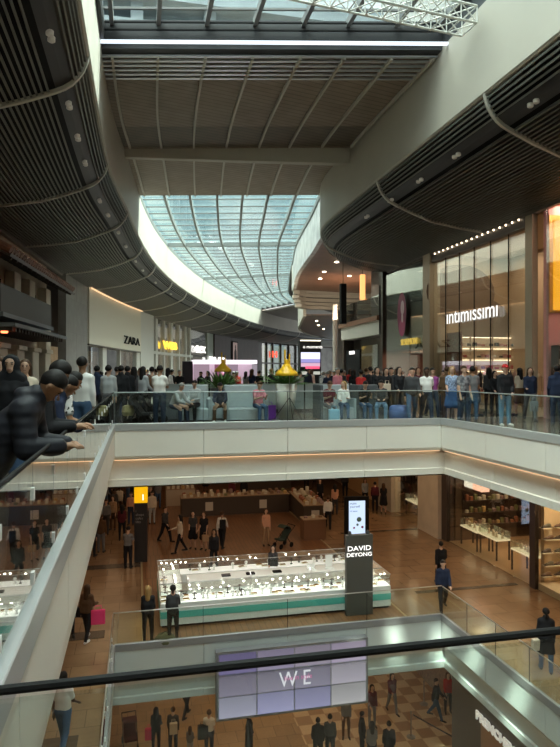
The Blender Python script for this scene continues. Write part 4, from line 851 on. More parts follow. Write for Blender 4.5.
def planter(label, px, d, h, r0, r1, m, spread, hh, n=130):
    x, y = at(px, d); t = thing('potted_plant', label, 'plant', (x, y, 0))
    MB().lathe([(0, 0), (r0, 0), (r1, h), (r1-.05, h), (r1-.08, h-.08), (0, h-.08)], 24).build('pot', m, t, True); MB().lathe([(0, h-.07), (r1-.09, h-.07)], 16).build('soil', mat('soil', (.03, .02, .015), .9), t)
    b = MB(); rl = random.Random(px)
    for k in range(n):
        a, el = rl.uniform(0, 2*PI), rl.uniform(.25, 1.45); L = rl.uniform(.5, 1)*hh*1.1; w = .05; p = Vector((0, 0, h-.08)); d_ = Vector((math.cos(a)*math.cos(el), math.sin(a)*math.cos(el), math.sin(el))); s_ = Vector((-math.sin(a), math.cos(a), 0)); rows = []
        p = p+Vector((math.cos(a), math.sin(a), 0))*rl.uniform(0, r1*.6)
        for q, ww in ((0, .3), (.35, 1), (.7, .8), (1, .05)):
            c = p+d_*L*q*Vector((spread, spread, 1)).length/1.6+Vector((0, 0, -.25*q*q*L)); rows.append([c-s_*w*ww, c+Vector((0, 0, .012)), c+s_*w*ww])
        b.sweep(rows, closed=False)
    b.build('foliage', leafm[px % 2], t); return t
planter('green plant in a tall tapered white planter beside the yellow lamp', 286, 23.2, 1.32, .26, .42, mat('planter_white', (.72, .72, .68), .4), 1.0, .9)
planter('bushy green plant behind the blue-jacket man', 222, 26.0, 1.1, .3, .5, mat('planter_dark', (.1, .1, .1), .4), 1.2, .85)
planter('small green plant left of the seating screens', 200, 30.0, .9, .25, .4, mat('planter_dark'), 1, .8, 60)
yel = mat('lamp_yellow', (.80, .46, .02), .35)
def lamp(label, px, d, zc, s=1.0):
    x, y = at(px, d); t = thing('giant_desk_lamp', label, 'lamp', (x, y, 0))
    MB().lathe([(.045, .42), (.12, .40), (.17, .31), (.37, .13), (.43, .0), (.40, .0), (.34, .12), (.1, .27), (0, .28)], 24, (-.05, 0, zc)).build('lamp_shade', yel, t, True)
    MB().bbox(-.13, .02, -.07, .07, zc+.40, zc+.58, .03).build('neck', yel, t); MB().tube([(.06, .02, zc+.1), (.06, .02, zc+.78)], .03).build('arm', yel, t); MB().tube([(-.11, 0, zc+.5), (-.11, 0, zc+.92)], .035).build('arm', yel, t)
    MB().tube([(.06, .02, .35), (.06, .02, zc+.2)], .014).build('pole', mat('pole_grey', (.4, .4, .4), .4, metal=.7), t)
    for a in (.5, 2.6, 4.7): MB().tube([(.06, .02, .85), (.06+.62*math.cos(a), .02+.62*math.sin(a), .012)], .012, 6).build('tripod_leg', darkm, t)
    return t
lamp('giant yellow desk lamp on a tripod in front of the white planter', 288, 21.9, 1.62)
lamp('smaller looking distant giant yellow desk lamp above the left plant', 224, 29.5, 1.78)
# bright promotion kiosk far behind the seating
x, y = at(226, 41); PK = thing('promotion_kiosk', 'brightly lit white and pink exhibition kiosk far behind the seating', 'kiosk', (x, y, 0), .0)
MB().box(-2.1, 2.1, 0, 2.0, 2.35, 2.6).build('lit_header', emis('header_glow', (1, .93, 1), 1.1), PK); MB().box(-2.1, 2.1, 1.9, 2.0, 0, 2.35).build('back_panel', mat('kiosk_pink', (.6, .45, .55), .5, emit=(1, .75, .9), es=.15), PK)
for i, (a_, b_, c_) in enumerate(((-2.1, -1.1, (.85, .6, .75)), (-.75, -.35, (.6, .2, .35)), (.1, .8, (.75, .55, .7)), (1.75, 2.1, (.8, .7, .8)))): MB().box(a_, b_, 0, .08, .9, 2.3).build('side_screen', emis('pinkscreen%d' % i, c_, .3), PK)
MB().box(-2.1, 2.1, 0, .4, 0, .9).build('counter', kwh, PK)
b = MB(); b.lathe([(0, 0), (.2, .1), (.28, .3), (.2, .5), (0, .6)], 12, (0, 0, 0)); tag(b.build('pink_balloon', mat('balloon_pink', (.8, .25, .4), .3), loc=(x-.2, y-.25, 1.25), smooth=True), 'round pink balloon at the front of the exhibition kiosk', 'balloon')
x, y = at(187.5, 38); t = thing('standing_banner', 'black standing banner left of the exhibition kiosk', 'banner', (x, y, 0)); MB().bbox(-.32, .32, -.05, .05, .02, 2.45, .01).build('panel', mat('banner_black', (.02, .015, .025), .3), t); MB().box(-.45, .45, -.2, .2, 0, .05).build('foot', darkm, t)
# tall media tower
x, y = at(310.5, 60); MT = thing('media_tower', 'tall black tower with lit blue, white and red screens in the distance', 'screen', (x, y, 0), -.05)
MB().box(-1.05, 1.05, 0, .8, 0, 4.9).build('casing', black, MT); MB().box(-1.0, 1.0, -.02, 0, 4.85, 4.93).build('top_light', emis('top_line', (1, .9, .7), 3), MT)
for (z0, z1, c, s_) in ((3.1, 3.75, (.75, .75, 1), 1.1), (2.75, 3.1, (.35, .32, .7), .8), (2.35, 2.72, (.75, .45, .6), .8), (1.6, 1.9, (.7, .7, .6), .6)): MB().box(-.95, .95, -.02, 0, z0, z1).build('screen', emis('tower%d' % int(z0*100), c, s_), MT)
MB().box(-.5, .9, -.03, 0, 2.15, 2.4).build('red_strip', emis('tower_red', (.9, .1, .2), 1), MT); text('lettering', 'o moments', .42, (-.75, -.03, 4.15), (PI/2, 0, 0), whiteL, MT, ext=.005); MB().box(-.15, .25, -.03, 0, 1.45, 2.05).build('green_panel', emis('tower_green', (.15, .35, .08), .6), MT)
# stanchions on the checked floor
st = mat('stanchion_steel', (.35, .33, .3), .3, metal=.9); rt = mat('belt_black', (.02, .02, .02), .6)
sp = [(404, 742), (420, 706), (428, 741)]
pos = []
for k, (px, py, lab) in enumerate(((411, 737, 'nearer belt stanchion on the checked floor'), (424, 704, 'farther belt stanchion on the checked floor'))):
    x, y = gnd(px, py, Z0); pos.append((x, y)); t = thing('belt_stanchion', lab, 'stanchion', (x, y, Z0+.012)); MB().lathe([(0, 0), (.18, 0), (.18, .03), (.03, .06)], 16).build('base', st, t); MB().lathe([(.03, .05), (.03, .98), (.045, 1.0), (.045, 1.06), (0, 1.08)], 10).build('post', st, t)
x, y = pos[0]; tag(MB().bar((x+.06, y-.05, Z0+.95), (x+1.0, y-2.0, Z0+.93), .01, .06).build('belt', rt), 'black belt stretched from the nearer stanchion', 'belt')
t = thing('belt_stanchion', 'belt stanchion at the lower edge, at the end of the belt', 'stanchion', (x+1.05, y-2.15, Z0+.012)); MB().lathe([(0, 0), (.18, 0), (.18, .03), (.03, .06)], 16).build('base', st, t); MB().lathe([(.03, .05), (.03, .98), (.045, 1.0), (.045, 1.06), (0, 1.08)], 10).build('post', st, t)
# blue ottoman
x, y = at(399, 22.3); tag(MB().lathe([(0, 0), (.30, 0), (.36, .08), (.38, .3), (.34, .5), (.25, .56), (0, .57)], 20).build('round_ottoman', mat('ottoman_blue', (.07, .12, .30), .7), loc=(x, y, 0), smooth=True), 'round blue ottoman at the right end of the seating', 'ottoman')
# ============================================================ PEOPLE
def surfnet(Fd, lo, h):
    Sg = Fd < 0; nx, ny, nz = Fd.shape
    cnt = np.zeros((nx-1, ny-1, nz-1), np.int8); offs = [(i, j, k) for i in (0, 1) for j in (0, 1) for k in (0, 1)]
    for i, j, k in offs: cnt += Sg[i:nx-1+i, j:ny-1+j, k:nz-1+k]
    act = (cnt > 0) & (cnt < 8); idx = -np.ones(act.shape, np.int64); A = np.argwhere(act); idx[act] = np.arange(len(A))
    pos = np.zeros((len(A), 3)); num = np.zeros(len(A))
    for a in offs:
        for ax in range(3):
            if a[ax]: continue
            b_ = list(a); b_[ax] = 1
            fa = Fd[A[:, 0]+a[0], A[:, 1]+a[1], A[:, 2]+a[2]]; fb = Fd[A[:, 0]+b_[0], A[:, 1]+b_[1], A[:, 2]+b_[2]]
            c = (fa < 0) != (fb < 0); t = np.where(c, fa/np.where(c, fa-fb, 1), 0); p = np.tile(np.array(a, float), (len(A), 1)); p[:, ax] += t
            pos += np.where(c[:, None], p, 0); num += c
    V = lo+(A+pos/num[:, None])*h; faces = []
    for ax in range(3):
        u, v = [(1, 2), (2, 0), (0, 1)][ax]; s0 = [slice(0, n-1) for n in Fd.shape]; a = Sg[tuple(slice(0, -1) if q == ax else slice(1, -1) for q in range(3))]; b_ = Sg[tuple(slice(1, None) if q == ax else slice(1, -1) for q in range(3))]
        E = np.argwhere(a != b_)
        if not len(E): continue
        base = E.copy(); base[:, u] += 1; base[:, v] += 1
        def cell(du, dv):
            q = base.copy(); q[:, u] -= du; q[:, v] -= dv; return idx[q[:, 0], q[:, 1], q[:, 2]]
        Q = np.stack([cell(1, 1), cell(0, 1), cell(0, 0), cell(1, 0)], 1); ins = a[E[:, 0], E[:, 1], E[:, 2]]
        Q[~ins] = Q[~ins][:, ::-1]; faces.append(Q)
    return V, np.concatenate(faces)
def sdf(prims, h, cuts=(), pad=.0):
    lo = np.min([np.minimum(p[0]-p[2], p[1]-p[3]) for p in prims], 0)-2.5*h-.02; hi = np.max([np.maximum(p[0]+p[2], p[1]+p[3]) for p in prims], 0)+2.5*h+.02
    n = np.ceil((hi-lo)/h).astype(int)+1; Fd = np.full(n, .5); ax = [lo[i]+np.arange(n[i])*h for i in range(3)]
    for p in prims:
        a, b_, ra, rb, k = p[:5]; fl = p[5] if len(p) > 5 else None
        m = max(ra, rb)+k+3*h; l = np.minimum(a, b_)-m; u = np.maximum(a, b_)+m
        i0 = np.clip(((l-lo)/h).astype(int), 0, n-1); i1 = np.clip(((u-lo)/h).astype(int)+2, 1, n)
        X, Y, Z = np.meshgrid(*[ax[i][i0[i]:i1[i]] for i in range(3)], indexing='ij'); P = np.stack([X, Y, Z], -1)-a; d = b_-a; L = d@d
        if fl is not None: P = P/fl; d = d/fl; L = d@d
        t = np.clip((P@d)/max(L, 1e-9), 0, 1); D = np.linalg.norm(P-t[..., None]*d, axis=-1)-(ra+(rb-ra)*t)
        s_ = tuple(slice(i0[i], i1[i]) for i in range(3)); G = Fd[s_]; q = np.maximum(k-abs(G-D), 0)/max(k, 1e-6); Fd[s_] = np.minimum(G, D)-q*q*k*.25
    for (c, nrm) in cuts:      # keep the side where (x-c).n < 0
        X, Y, Z = np.meshgrid(*ax, indexing='ij'); Fd = np.maximum(Fd, (X-c[0])*nrm[0]+(Y-c[1])*nrm[1]+(Z-c[2])*nrm[2])
    Fd[0], Fd[-1], Fd[:, 0], Fd[:, -1], Fd[:, :, 0], Fd[:, :, -1] = (.1,)*6
    return surfnet(Fd, lo, h)
def smesh(name, prims, h, cuts=()):
    V, Q = sdf(prims, h, cuts); me = bpy.data.meshes.new(name); me.from_pydata(V.tolist(), [], Q.tolist()); me.polygons.foreach_set('use_smooth', [True]*len(Q)); me.materials.append(skinm); me.update(); return me
skinm = mat('skin_light', (.52, .32, .23), .55)
skins = {'l': skinm, 't': mat('skin_tan', (.30, .16, .09), .55), 'd': mat('skin_dark', (.10, .05, .03), .5)}
v3 = lambda *a: np.array(a, float)
def skel(p):
    g = lambda k, d: p.get(k, d); J = {}; lean = math.radians(g('lean', 0)); P = v3(0, 0, .93); td = v3(0, math.sin(lean), math.cos(lean)); fw = v3(0, math.cos(lean), -math.sin(lean)); J['fw'] = fw; J['td'] = td
    J['P'] = P; J['C'] = P+.27*td; J['N'] = P+.53*td+fw*.005; hp = math.radians(g('head', 0))+lean*.4; hy = math.radians(g('turn', 0)); hd = v3(0, math.sin(hp), math.cos(hp)); J['H'] = J['N']+td*.055+hd*.112+v3(0, .015, 0); J['hd'] = hd
    J['hf'] = v3(math.sin(hy)*math.cos(hp), math.cos(hy)*math.cos(hp), -math.sin(hp))
    w = g('w', 1.0)
    for s, S_ in ((-1, 'L'), (1, 'R')):
        def val(k, d): x = g(k, d); return x[0 if s < 0 else 1] if isinstance(x, (tuple, list)) else x
        tp, kb = math.radians(val('thigh', 0)), math.radians(val('knee', 0)); sp = math.radians(val('splay', 3))
        J['h'+S_] = P+v3(s*.09, 0, -.02); J['k'+S_] = J['h'+S_]+.43*v3(s*math.sin(sp), math.sin(tp)*math.cos(sp), -math.cos(tp)*math.cos(sp)); J['a'+S_] = J['k'+S_]+.43*v3(0, math.sin(tp-kb), -math.cos(tp-kb))
        ft = math.radians(val('foot', 0)); J['t'+S_] = J['a'+S_]+v3(s*.03, .17*math.cos(ft), -.045-.17*math.sin(ft))
        ap, ab, eb, ei = (math.radians(val(k, d)) for k, d in (('arm', 3), ('abd', 9), ('elbow', 12), ('inn', 0)))
        J['s'+S_] = J['N']-.085*td+v3(s*.158*w, 0, 0); J['e'+S_] = J['s'+S_]+.28*v3(s*math.sin(ab), math.sin(ap)*math.cos(ab), -math.cos(ap)*math.cos(ab))
        fd = v3(-s*math.sin(ei), math.sin(ap+eb)*math.cos(ei), -math.cos(ap+eb)*math.cos(ei)); J['w'+S_] = J['e'+S_]+.25*fd; J['fd'+S_] = fd
    z0 = min(J['aL'][2], J['aR'][2])-.075
    for k in J:
        if k not in ('fw', 'td', 'hd', 'hf') and not k.startswith('fd'): J[k] = J[k]-v3(0, 0, z0)
    return J
def body_prims(J, fem=0, fine=False, w=1.0):
    td, fw = J['td'], J['fw']; x = v3(1, 0, 0); R = []
    A = lambda a, b_, ra, rb, k=.03, fl=None: R.append((a, b_, ra, rb, k) if fl is None else (a, b_, ra, rb, k, fl))
    for s in (-1, 1):
        A(J['P']+x*s*.065, J['C']+x*s*(.055*w), .105-.005*fem, .098, .05); A(J['C']+x*s*.06*w, J['N']-.10*td+x*s*.075*w, .10, .078, .05)
    A(J['sL'], J['sR'], .055, .055, .04); A(J['N']-.05*td, J['H']-J['hd']*.03, .058, .05, .03)
    H, hd, hf = J['H'], J['hd'], J['hf']; A(H+hd*.025-hf*.012, H+hd*.03-hf*.01, .092, .092, .02); A(H-hd*.045+hf*.02, H-hd*.06+hf*.035, .064, .048, .03)
    A(H+hf*.09-hd*.005, H+hf*.108-hd*.028, .009, .014, .012)
    sx = np.cross(hf, hd)
    for s in (-1, 1): A(H+sx*s*.09-hd*.02-hf*.0, H+sx*s*.094+hd*.012-hf*.006, .013, .016, .006)
    if fine:
        for s in (-1, 1): A(H+hf*.076+sx*s*.033+hd*.032, H+hf*.078+sx*s*.05+hd*.03, .013, .009, .01); A(H+hf*.082+sx*s*.0-hd*.052, H+hf*.078+sx*s*.02-hd*.054, .011, .007, .006)
    for S_, s in (('L', -1), ('R', 1)):
        A(J['h'+S_], J['k'+S_], .088, .056, .03); A(J['k'+S_], J['a'+S_], .055, .036, .02); A(J['a'+S_]+v3(0, -.03, -.035), J['t'+S_], .036, .028, .02)
        A(J['s'+S_], J['e'+S_], .052, .038, .03); A(J['e'+S_], J['w'+S_], .038, .026, .015)
        fd = J['fd'+S_]; W_ = J['w'+S_]; pn = np.cross(fd, x); pn = pn/(np.linalg.norm(pn)+1e-9)
        wd = np.cross(fd, v3(0, 0, 1)) if abs(fd[2]) < .8 else v3(0, 1, 0)*1.0; wd = wd/(np.linalg.norm(wd)+1e-9)
        if fine:
            A(W_, W_+fd*.075, .026, .030, .01); cn = np.cross(fd, wd); cn = cn*(-1 if cn[2] > 0 else 1)
            for q, L in ((-1.5, .072), (-.5, .08), (.5, .076), (1.5, .06)):
                b0 = W_+fd*.075+wd*q*.018; b1 = b0+fd*L*.55+cn*.006; A(b0, b1, .0105, .0095, .003); A(b1, b1+fd*L*.38+cn*.022, .0095, .008, .003)
            t0 = W_+fd*.03-wd*.026; A(t0, t0+fd*.035-wd*.022, .012, .011, .004); A(t0+fd*.035-wd*.022, t0+fd*.062-wd*.022+cn*.01, .011, .009, .003)
        else:
            A(W_, W_+fd*.08, .028, .032, .01); A(W_+fd*.09, W_+fd*.165, .028, .018, .01); A(W_+fd*.03-wd*.03, W_+fd*.09-wd*.05, .014, .011, .005)
    for s in (-1, 1): A(J['N']-.01*td+x*s*.03, J['s'+'LR'[s > 0]]+td*.012, .045, .045, .03)
    if fem:
        for s in (-1, 1): A(J['C']+td*.10+x*s*.07+fw*.07, J['C']+td*.10+x*s*.07+fw*.075, .05, .05, .03)
    return R
def grow(R, g, k=None): return [(a[0], a[1], a[2]+g, a[3]+g, a[4])+tuple(a[5:]) for a in R]
def clothes(J, sp, fem, w):
    td, fw = J['td'], J['fw']; x = v3(1, 0, 0); out = {}; B = body_prims(J, fem, False, w); tor = B[:4]+(B[-2:] if fem else []); sh = [B[4]]+[(J['N']-.03*td+x*s*.05, J['s'+'LR'[s > 0]]+td*.012, .044, .045, .03) for s in (-1, 1)]; g = sp.get('bulk', .014)
    top = sp.get('top', 'long'); T = grow(tor, g)+grow(sh, g-.002)
    for S_ in 'LR':
        s_, e_, w_ = J['s'+S_], J['e'+S_], J['w'+S_]
        if top == 'short': T.append((s_, s_+(e_-s_)*.62, .052+g, .05+g, .02))
        elif top != 'vest': T += [(s_, e_, .052+g, .042+g, .02), (e_, e_+(w_-e_)*.93, .042+g, .032+g*.8, .015)]
    if sp.get('collar'): T.append((J['N']-.02*td, J['N']+.05*td-fw*.01, .075+g*.5, .07+g*.5, .02))
    if sp.get('hood'): T.append((J['N']-fw*.09+x*-.05, J['N']-fw*.09+x*.05, .07, .07, .03)); 
    hem = sp.get('hem', -.06); C_ = [(J['P']+td*hem, -td)]
    if hem < -.12:
        for s in (-1, 1): T.append((J['P']+x*s*.06, J['P']+x*s*.09-td*(-hem+.05), .11+g, .13+g, .05))
    out['coat' if hem < -.3 else 'jacket' if g > .02 else 'shirt'] = (T, C_)
    bot = sp.get('bottom', 'trousers')
    if bot in ('trousers', 'shorts', 'leggings'):
        gg = .016 if bot != 'leggings' else .007; Q = grow([B[0], B[2]], gg)
        for S_ in 'LR':
            h_, k_, a_ = J['h'+S_], J['k'+S_], J['a'+S_]
            if bot == 'shorts': Q.append((h_, h_+(k_-h_)*.85, .092+gg, .072+gg, .03))
            else: Q += [(h_, k_, .09+gg, .058+gg, .03), (k_, a_+(a_-k_)*.02, .058+gg, .040+gg, .02)]
        out['trousers' if bot != 'shorts' else 'shorts'] = (Q, [(J['P']+td*.06, td)])
    else:
        L = sp.get('len', .5); out['skirt'] = (grow([B[0], B[2]], .012)+[(J['P']+x*s*.05+td*.05, (J['k'+S_]*L*1.6+J['h'+S_]*(1-L*1.6)) if L < .62 else J['k'+S_]+(J['a'+S_]-J['k'+S_])*(L-.5), .12, .13, .09) for s, S_ in ((-1, 'L'), (1, 'R'))], [(J['P']+td*.08, td)])
    out['shoes'] = ([(J['a'+S_]+v3(0, -.035, -.035), J['t'+S_]+v3(0, .02, 0), .043, .035, .01) for S_ in 'LR'], [])
    H, hd, hf = J['H'], J['hd'], J['hf']; hr = sp.get('hair', 'short'); sx = np.cross(hf, hd)
    if hr == 'short': Hh = ([(H+hd*.04-hf*.022, H+hd*.045-hf*.015, .097, .094, .02), (H+hd*.085+hf*.02, H+hd*.085-hf*.03, .05, .055, .03)], [(H+hd*.008+hf*.02, (hf*.62-hd*.78))])
    elif hr == 'buzz': Hh = ([(H+hd*.033-hf*.014, H+hd*.036-hf*.012, .097, .095, .02)], [(H+hd*.02+hf*.03, (hf*.62-hd*.78))])
    elif hr == 'long': Hh = ([(H+hd*.035-hf*.02, H+hd*.04-hf*.015, .101, .098, .02), (H-hf*.06, H-hf*.085-v3(0, 0, .26), .085, .075, .04), (H+sx*.08-hf*.02, H+sx*.09-hf*.02-v3(0, 0, .2), .03, .028, .02), (H-sx*.08-hf*.02, H-sx*.09-hf*.02-v3(0, 0, .2), .03, .028, .02)], [(H+hf*.055, hf)])
    elif hr == 'tail': Hh = ([(H+hd*.035-hf*.02, H+hd*.04-hf*.015, .10, .097, .02), (H-hf*.10+hd*.03, H-hf*.15-v3(0, 0, .2), .035, .02, .02)], [(H+hd*.005+hf*.02, (hf*.62-hd*.78))])
    elif hr == 'hijab': Hh = ([(H+hd*.03-hf*.02, H+hd*.03-hf*.01, .108, .105, .02), (H-hd*.04-hf*.01, J['N']+td*.0, .09, .12, .05), (J['N']-td*.02-x*.1, J['N']-td*.02+x*.1, .10, .10, .05)], [])
    elif hr == 'cap': Hh = ([(H+hd*.045-hf*.012, H+hd*.05-hf*.01, .10, .098, .02), (H+hd*.045+hf*.09, H+hd*.035+hf*.15, .03, .025, .02)], [(H+hd*.03, -hd)])
    if hr == 'hijab':      # opening for the face: cut in front by leaving it behind the face plane
        Hh = (Hh[0], [(H+hf*.062+hd*.0, hf*.97)])
    out['hair' if hr not in ('hijab', 'cap') else ('headscarf' if hr == 'hijab' else 'cap')] = Hh
    if hr == 'cap': out['hair'] = ([(H+hd*.03-hf*.02, H+hd*.0-hf*.025, .097, .09, .02)], [(H+hd*.02-hf*.0, hf), (H+hd*.06, hd)])
    return out
PCACHE = {}
def proto(key, pose, sp, h, fine=False):
    if key in PCACHE: return PCACHE[key]
    w = 1.0 if not sp.get('fem') else .88; pose = dict(pose, w=w); J = skel(pose); fem = sp.get('fem', 0); M_ = {'body': smesh('person', body_prims(J, fem, fine, w), h)}
    for k, (R, C_) in clothes(J, sp, fem, w).items():
        if k == 'shoes':
            for i, r in enumerate(R): M_['shoe%d' % i] = smesh('shoe', [r], h, [(v3(0, 0, max(.0, min(r[0][2], r[1][2])-.06)), v3(0, 0, -1))] if 0 else [])
        else: M_[k] = smesh(k, R, min(h, .022) if k in ('hair', 'cap', 'headscarf') else h, C_)
    PCACHE[key] = (M_, J); return PCACHE[key]
def col(c, rough=.8):
    n = 'cloth_%02x%02x%02x' % tuple(int(min(1, q)*255) for q in c); return mat(n, c, rough, spec=.2)
HC = {'k': (.012, .010, .010), 'b': (.06, .03, .015), 'o': (.30, .18, .07), 'g': (.25, .24, .23)}
def person(key, loc, rz, label, top=(.03, .03, .035), bottom=(.04, .05, .08), hair='k', skin='l', shoe=(.03, .03, .03), cap=None, scale=1.0, group=None, topm=None, featured=False):
    M_, J = PROTO[key]; o = bpy.data.objects.new('person', M_['body']); COL.objects.link(o); tag(o, label, 'person', group); o.location = loc; o.rotation_euler = (0, 0, rz); o.scale = (scale,)*3
    def setm(ob, m): ob.material_slots[0].link = 'OBJECT'; ob.material_slots[0].material = m
    setm(o, skins[skin])
    for k, me in M_.items():
        if k == 'body': continue
        nm = 'shoe' if k.startswith('shoe') else k; c = bpy.data.objects.new(nm, me); COL.objects.link(c); c.parent = o
        setm(c, col(HC[hair] if k == 'hair' else cap or top if k in ('cap', 'headscarf') else (topm or top) if k in ('shirt', 'jacket', 'coat') and not topm else bottom if k in ('trousers', 'shorts', 'skirt') else shoe, .6 if k == 'hair' else .85) if not (topm and k in ('shirt', 'jacket')) else topm)
    if key.startswith('lean') or featured:
        H, hd, hf = J['H'], J['hd'], J['hf']; sx = np.cross(hf, hd)
        for s in (-1, 1):
            MB().lathe([(0, -.009), (.009, -.004), (.010, .004), (0, .009)], 8, tuple(H+hf*.079+sx*s*.031+hd*.012)).build('eye', mat('eye_dark', (.02, .015, .01), .2), o, True)
            MB().tube([tuple(H+hf*.086+sx*s*.016+hd*.031), tuple(H+hf*.082+sx*s*.048+hd*.033)], .006, 6).build('eyebrow', mat('brow_black', (.01, .008, .008), .7), o)
        MB().tube([tuple(H+hf*.088-sx*.022-hd*.052), tuple(H+hf*.094-hd*.053), tuple(H+hf*.088+sx*.022-hd*.052)], .006, 6).build('mouth', mat('lip_brown', (.18, .06, .05), .5), o)
    return o
HR = .024
ST = dict(arm=(4, -3), elbow=(14, 10)); 
POSES = {
 'stand': (ST, {}), 'stand_short': (dict(arm=(2, 6), elbow=(20, 12), thigh=(4, -3)), {'top': 'short'}), 'stand_jacket': (dict(arm=(5, 0), elbow=(25, 15)), {'bulk': .026, 'hem': -.12, 'collar': 1}),
 'phone': (dict(arm=(25, 12), elbow=(85, 30), inn=(25, 0), head=18), {}), 'phone_short': (dict(arm=(22, 25), elbow=(80, 75), inn=(25, 20), head=20), {'top': 'short'}),
 'walk': (dict(thigh=(24, -16), knee=(8, 14), arm=(-18, 20), elbow=(15, 30)), {}), 'walk_jacket': (dict(thigh=(-16, 22), knee=(20, 6), arm=(18, -16), elbow=(30, 12)), {'bulk': .024, 'hem': -.1}), 'walk_short': (dict(thigh=(20, -14), knee=(6, 18), arm=(-14, 16), elbow=(20, 40)), {'top': 'short'}),
 'f_stand': (dict(arm=(4, 10), elbow=(15, 50), abd=6), {'fem': 1, 'hair': 'long', 'bottom': 'leggings'}), 'f_walk': (dict(thigh=(18, -14), knee=(4, 16), arm=(-12, 20), elbow=(15, 60), abd=6), {'fem': 1, 'hair': 'long', 'bottom': 'leggings', 'bulk': .02}),
 'f_dress': (dict(arm=(4, 8), elbow=(20, 60), abd=6, thigh=(4, -4)), {'fem': 1, 'hair': 'long', 'bottom': 'skirt', 'top': 'short', 'len': .55}), 'f_tail': (dict(arm=(10, 30), elbow=(40, 80), abd=8), {'fem': 1, 'hair': 'tail', 'bottom': 'leggings'}),
 'coat': (dict(thigh=(8, -8), arm=(5, -5), elbow=(20, 10)), {'fem': 1, 'bulk': .03, 'hem': -.42, 'collar': 1, 'hair': 'tail'}), 'hijab': (dict(arm=(8, 15), elbow=(40, 60)), {'fem': 1, 'bulk': .024, 'hem': -.3, 'hair': 'hijab', 'bottom': 'skirt', 'len': .9}),
 'cap': (dict(arm=(8, 5), elbow=(40, 25), inn=(20, 0)), {'bulk': .024, 'hem': -.1, 'hair': 'cap'}),
 'sit': (dict(thigh=(82, 80), knee=(84, 78), splay=9, arm=(25, 22), elbow=(55, 60), inn=(20, 20), head=12), {'bulk': .018}), 'sit_phone': (dict(thigh=(82, 84), knee=(80, 86), arm=(30, 25), elbow=(85, 80), inn=(15, 15), head=20, lean=10), {'top': 'short'}),
 'sit_lean': (dict(thigh=(84, 80), knee=(80, 80), splay=12, arm=(35, 32), elbow=(35, 40), inn=(15, 15), head=10, lean=28), {'bulk': .022}), 'f_sit': (dict(thigh=(86, 84), knee=(70, 86), arm=(25, 20), elbow=(70, 60), inn=(20, 10), turn=40), {'fem': 1, 'hair': 'long', 'bottom': 'leggings'}),
}
PROTO = {k: proto(k, p, s, HR) for k, (p, s) in POSES.items()}
SIT_DROP = 0
def face(px, d, a):  # a: 0 = facing the camera, 180 = back to it, 90 = facing image right, -90 = image left
    return math.radians(180+a)-math.atan((px-280)/F)-YAW if False else math.radians(180-YAW*57.3+a)
K = {'black': (.015, .015, .018), 'navy': (.02, .028, .06), 'grey': (.16, .16, .17), 'ltgrey': (.36, .38, .40), 'white': (.72, .71, .70), 'cream': (.60, .52, .42), 'maroon': (.10, .02, .03), 'purple': (.28, .07, .26), 'pink': (.62, .22, .28), 'jeans': (.06, .11, .20), 'ltjeans': (.14, .24, .36), 'dkjeans': (.03, .045, .08), 'brown': (.10, .055, .03), 'tan': (.34, .22, .13), 'red': (.45, .03, .03), 'green': (.08, .16, .07), 'olive': (.10, .10, .05), 'blue': (.06, .13, .32), 'charcoal': (.05, .05, .055), 'peach': (.60, .32, .22)}
def P2(key, px, d, a, label, top, bottom, z=0.0, **kw):
    x, y = at(px, d)
    if z == 0: kw['scale'] = kw.get('scale', 1.0)*1.1
    return person(key, (x, y, z), face(px, d, a), label, K[top], K[bottom], **kw)
def PG(key, px, py, a, label, top, bottom, z=0.0, **kw):       # standing where pixel (px, py) meets the floor at height z
    x, y = gnd(px, py, z); return person(key, (x, y, z), face(px, 0, a), label, K[top], K[bottom], **kw)
plaid = tiles('plaid_shirt', (.42, .42, .45), (.06, .06, .09), (.2, .2, .22), .09, .09, .8, .01, off=.5, axis=(PI/2, 0, 0))
flow = mat('blue_patterned_cloth', (.25, .32, .48), .8, noise=.7, nscale=22)
graphic = mat('white_tee_with_print', (.55, .55, .55), .8)
g_ = graphic.node_tree; tcx = g_.nodes.new('ShaderNodeTexCoord'); nzx = g_.nodes.new('ShaderNodeTexNoise'); nzx.inputs['Scale'].default_value = 16; cx_ = g_.nodes.new('ShaderNodeValToRGB'); cx_.color_ramp.interpolation = 'CONSTANT'; cx_.color_ramp.elements[0].color = (.05, .05, .05, 1); cx_.color_ramp.elements[1].position = .47; cx_.color_ramp.elements[1].color = (.7, .7, .7, 1)
g_.links.new(tcx.outputs['Object'], nzx.inputs['Vector']); g_.links.new(nzx.outputs['Fac'], cx_.inputs['Fac']); g_.links.new(cx_.outputs['Color'], g_.nodes['Principled BSDF'].inputs['Base Color'])
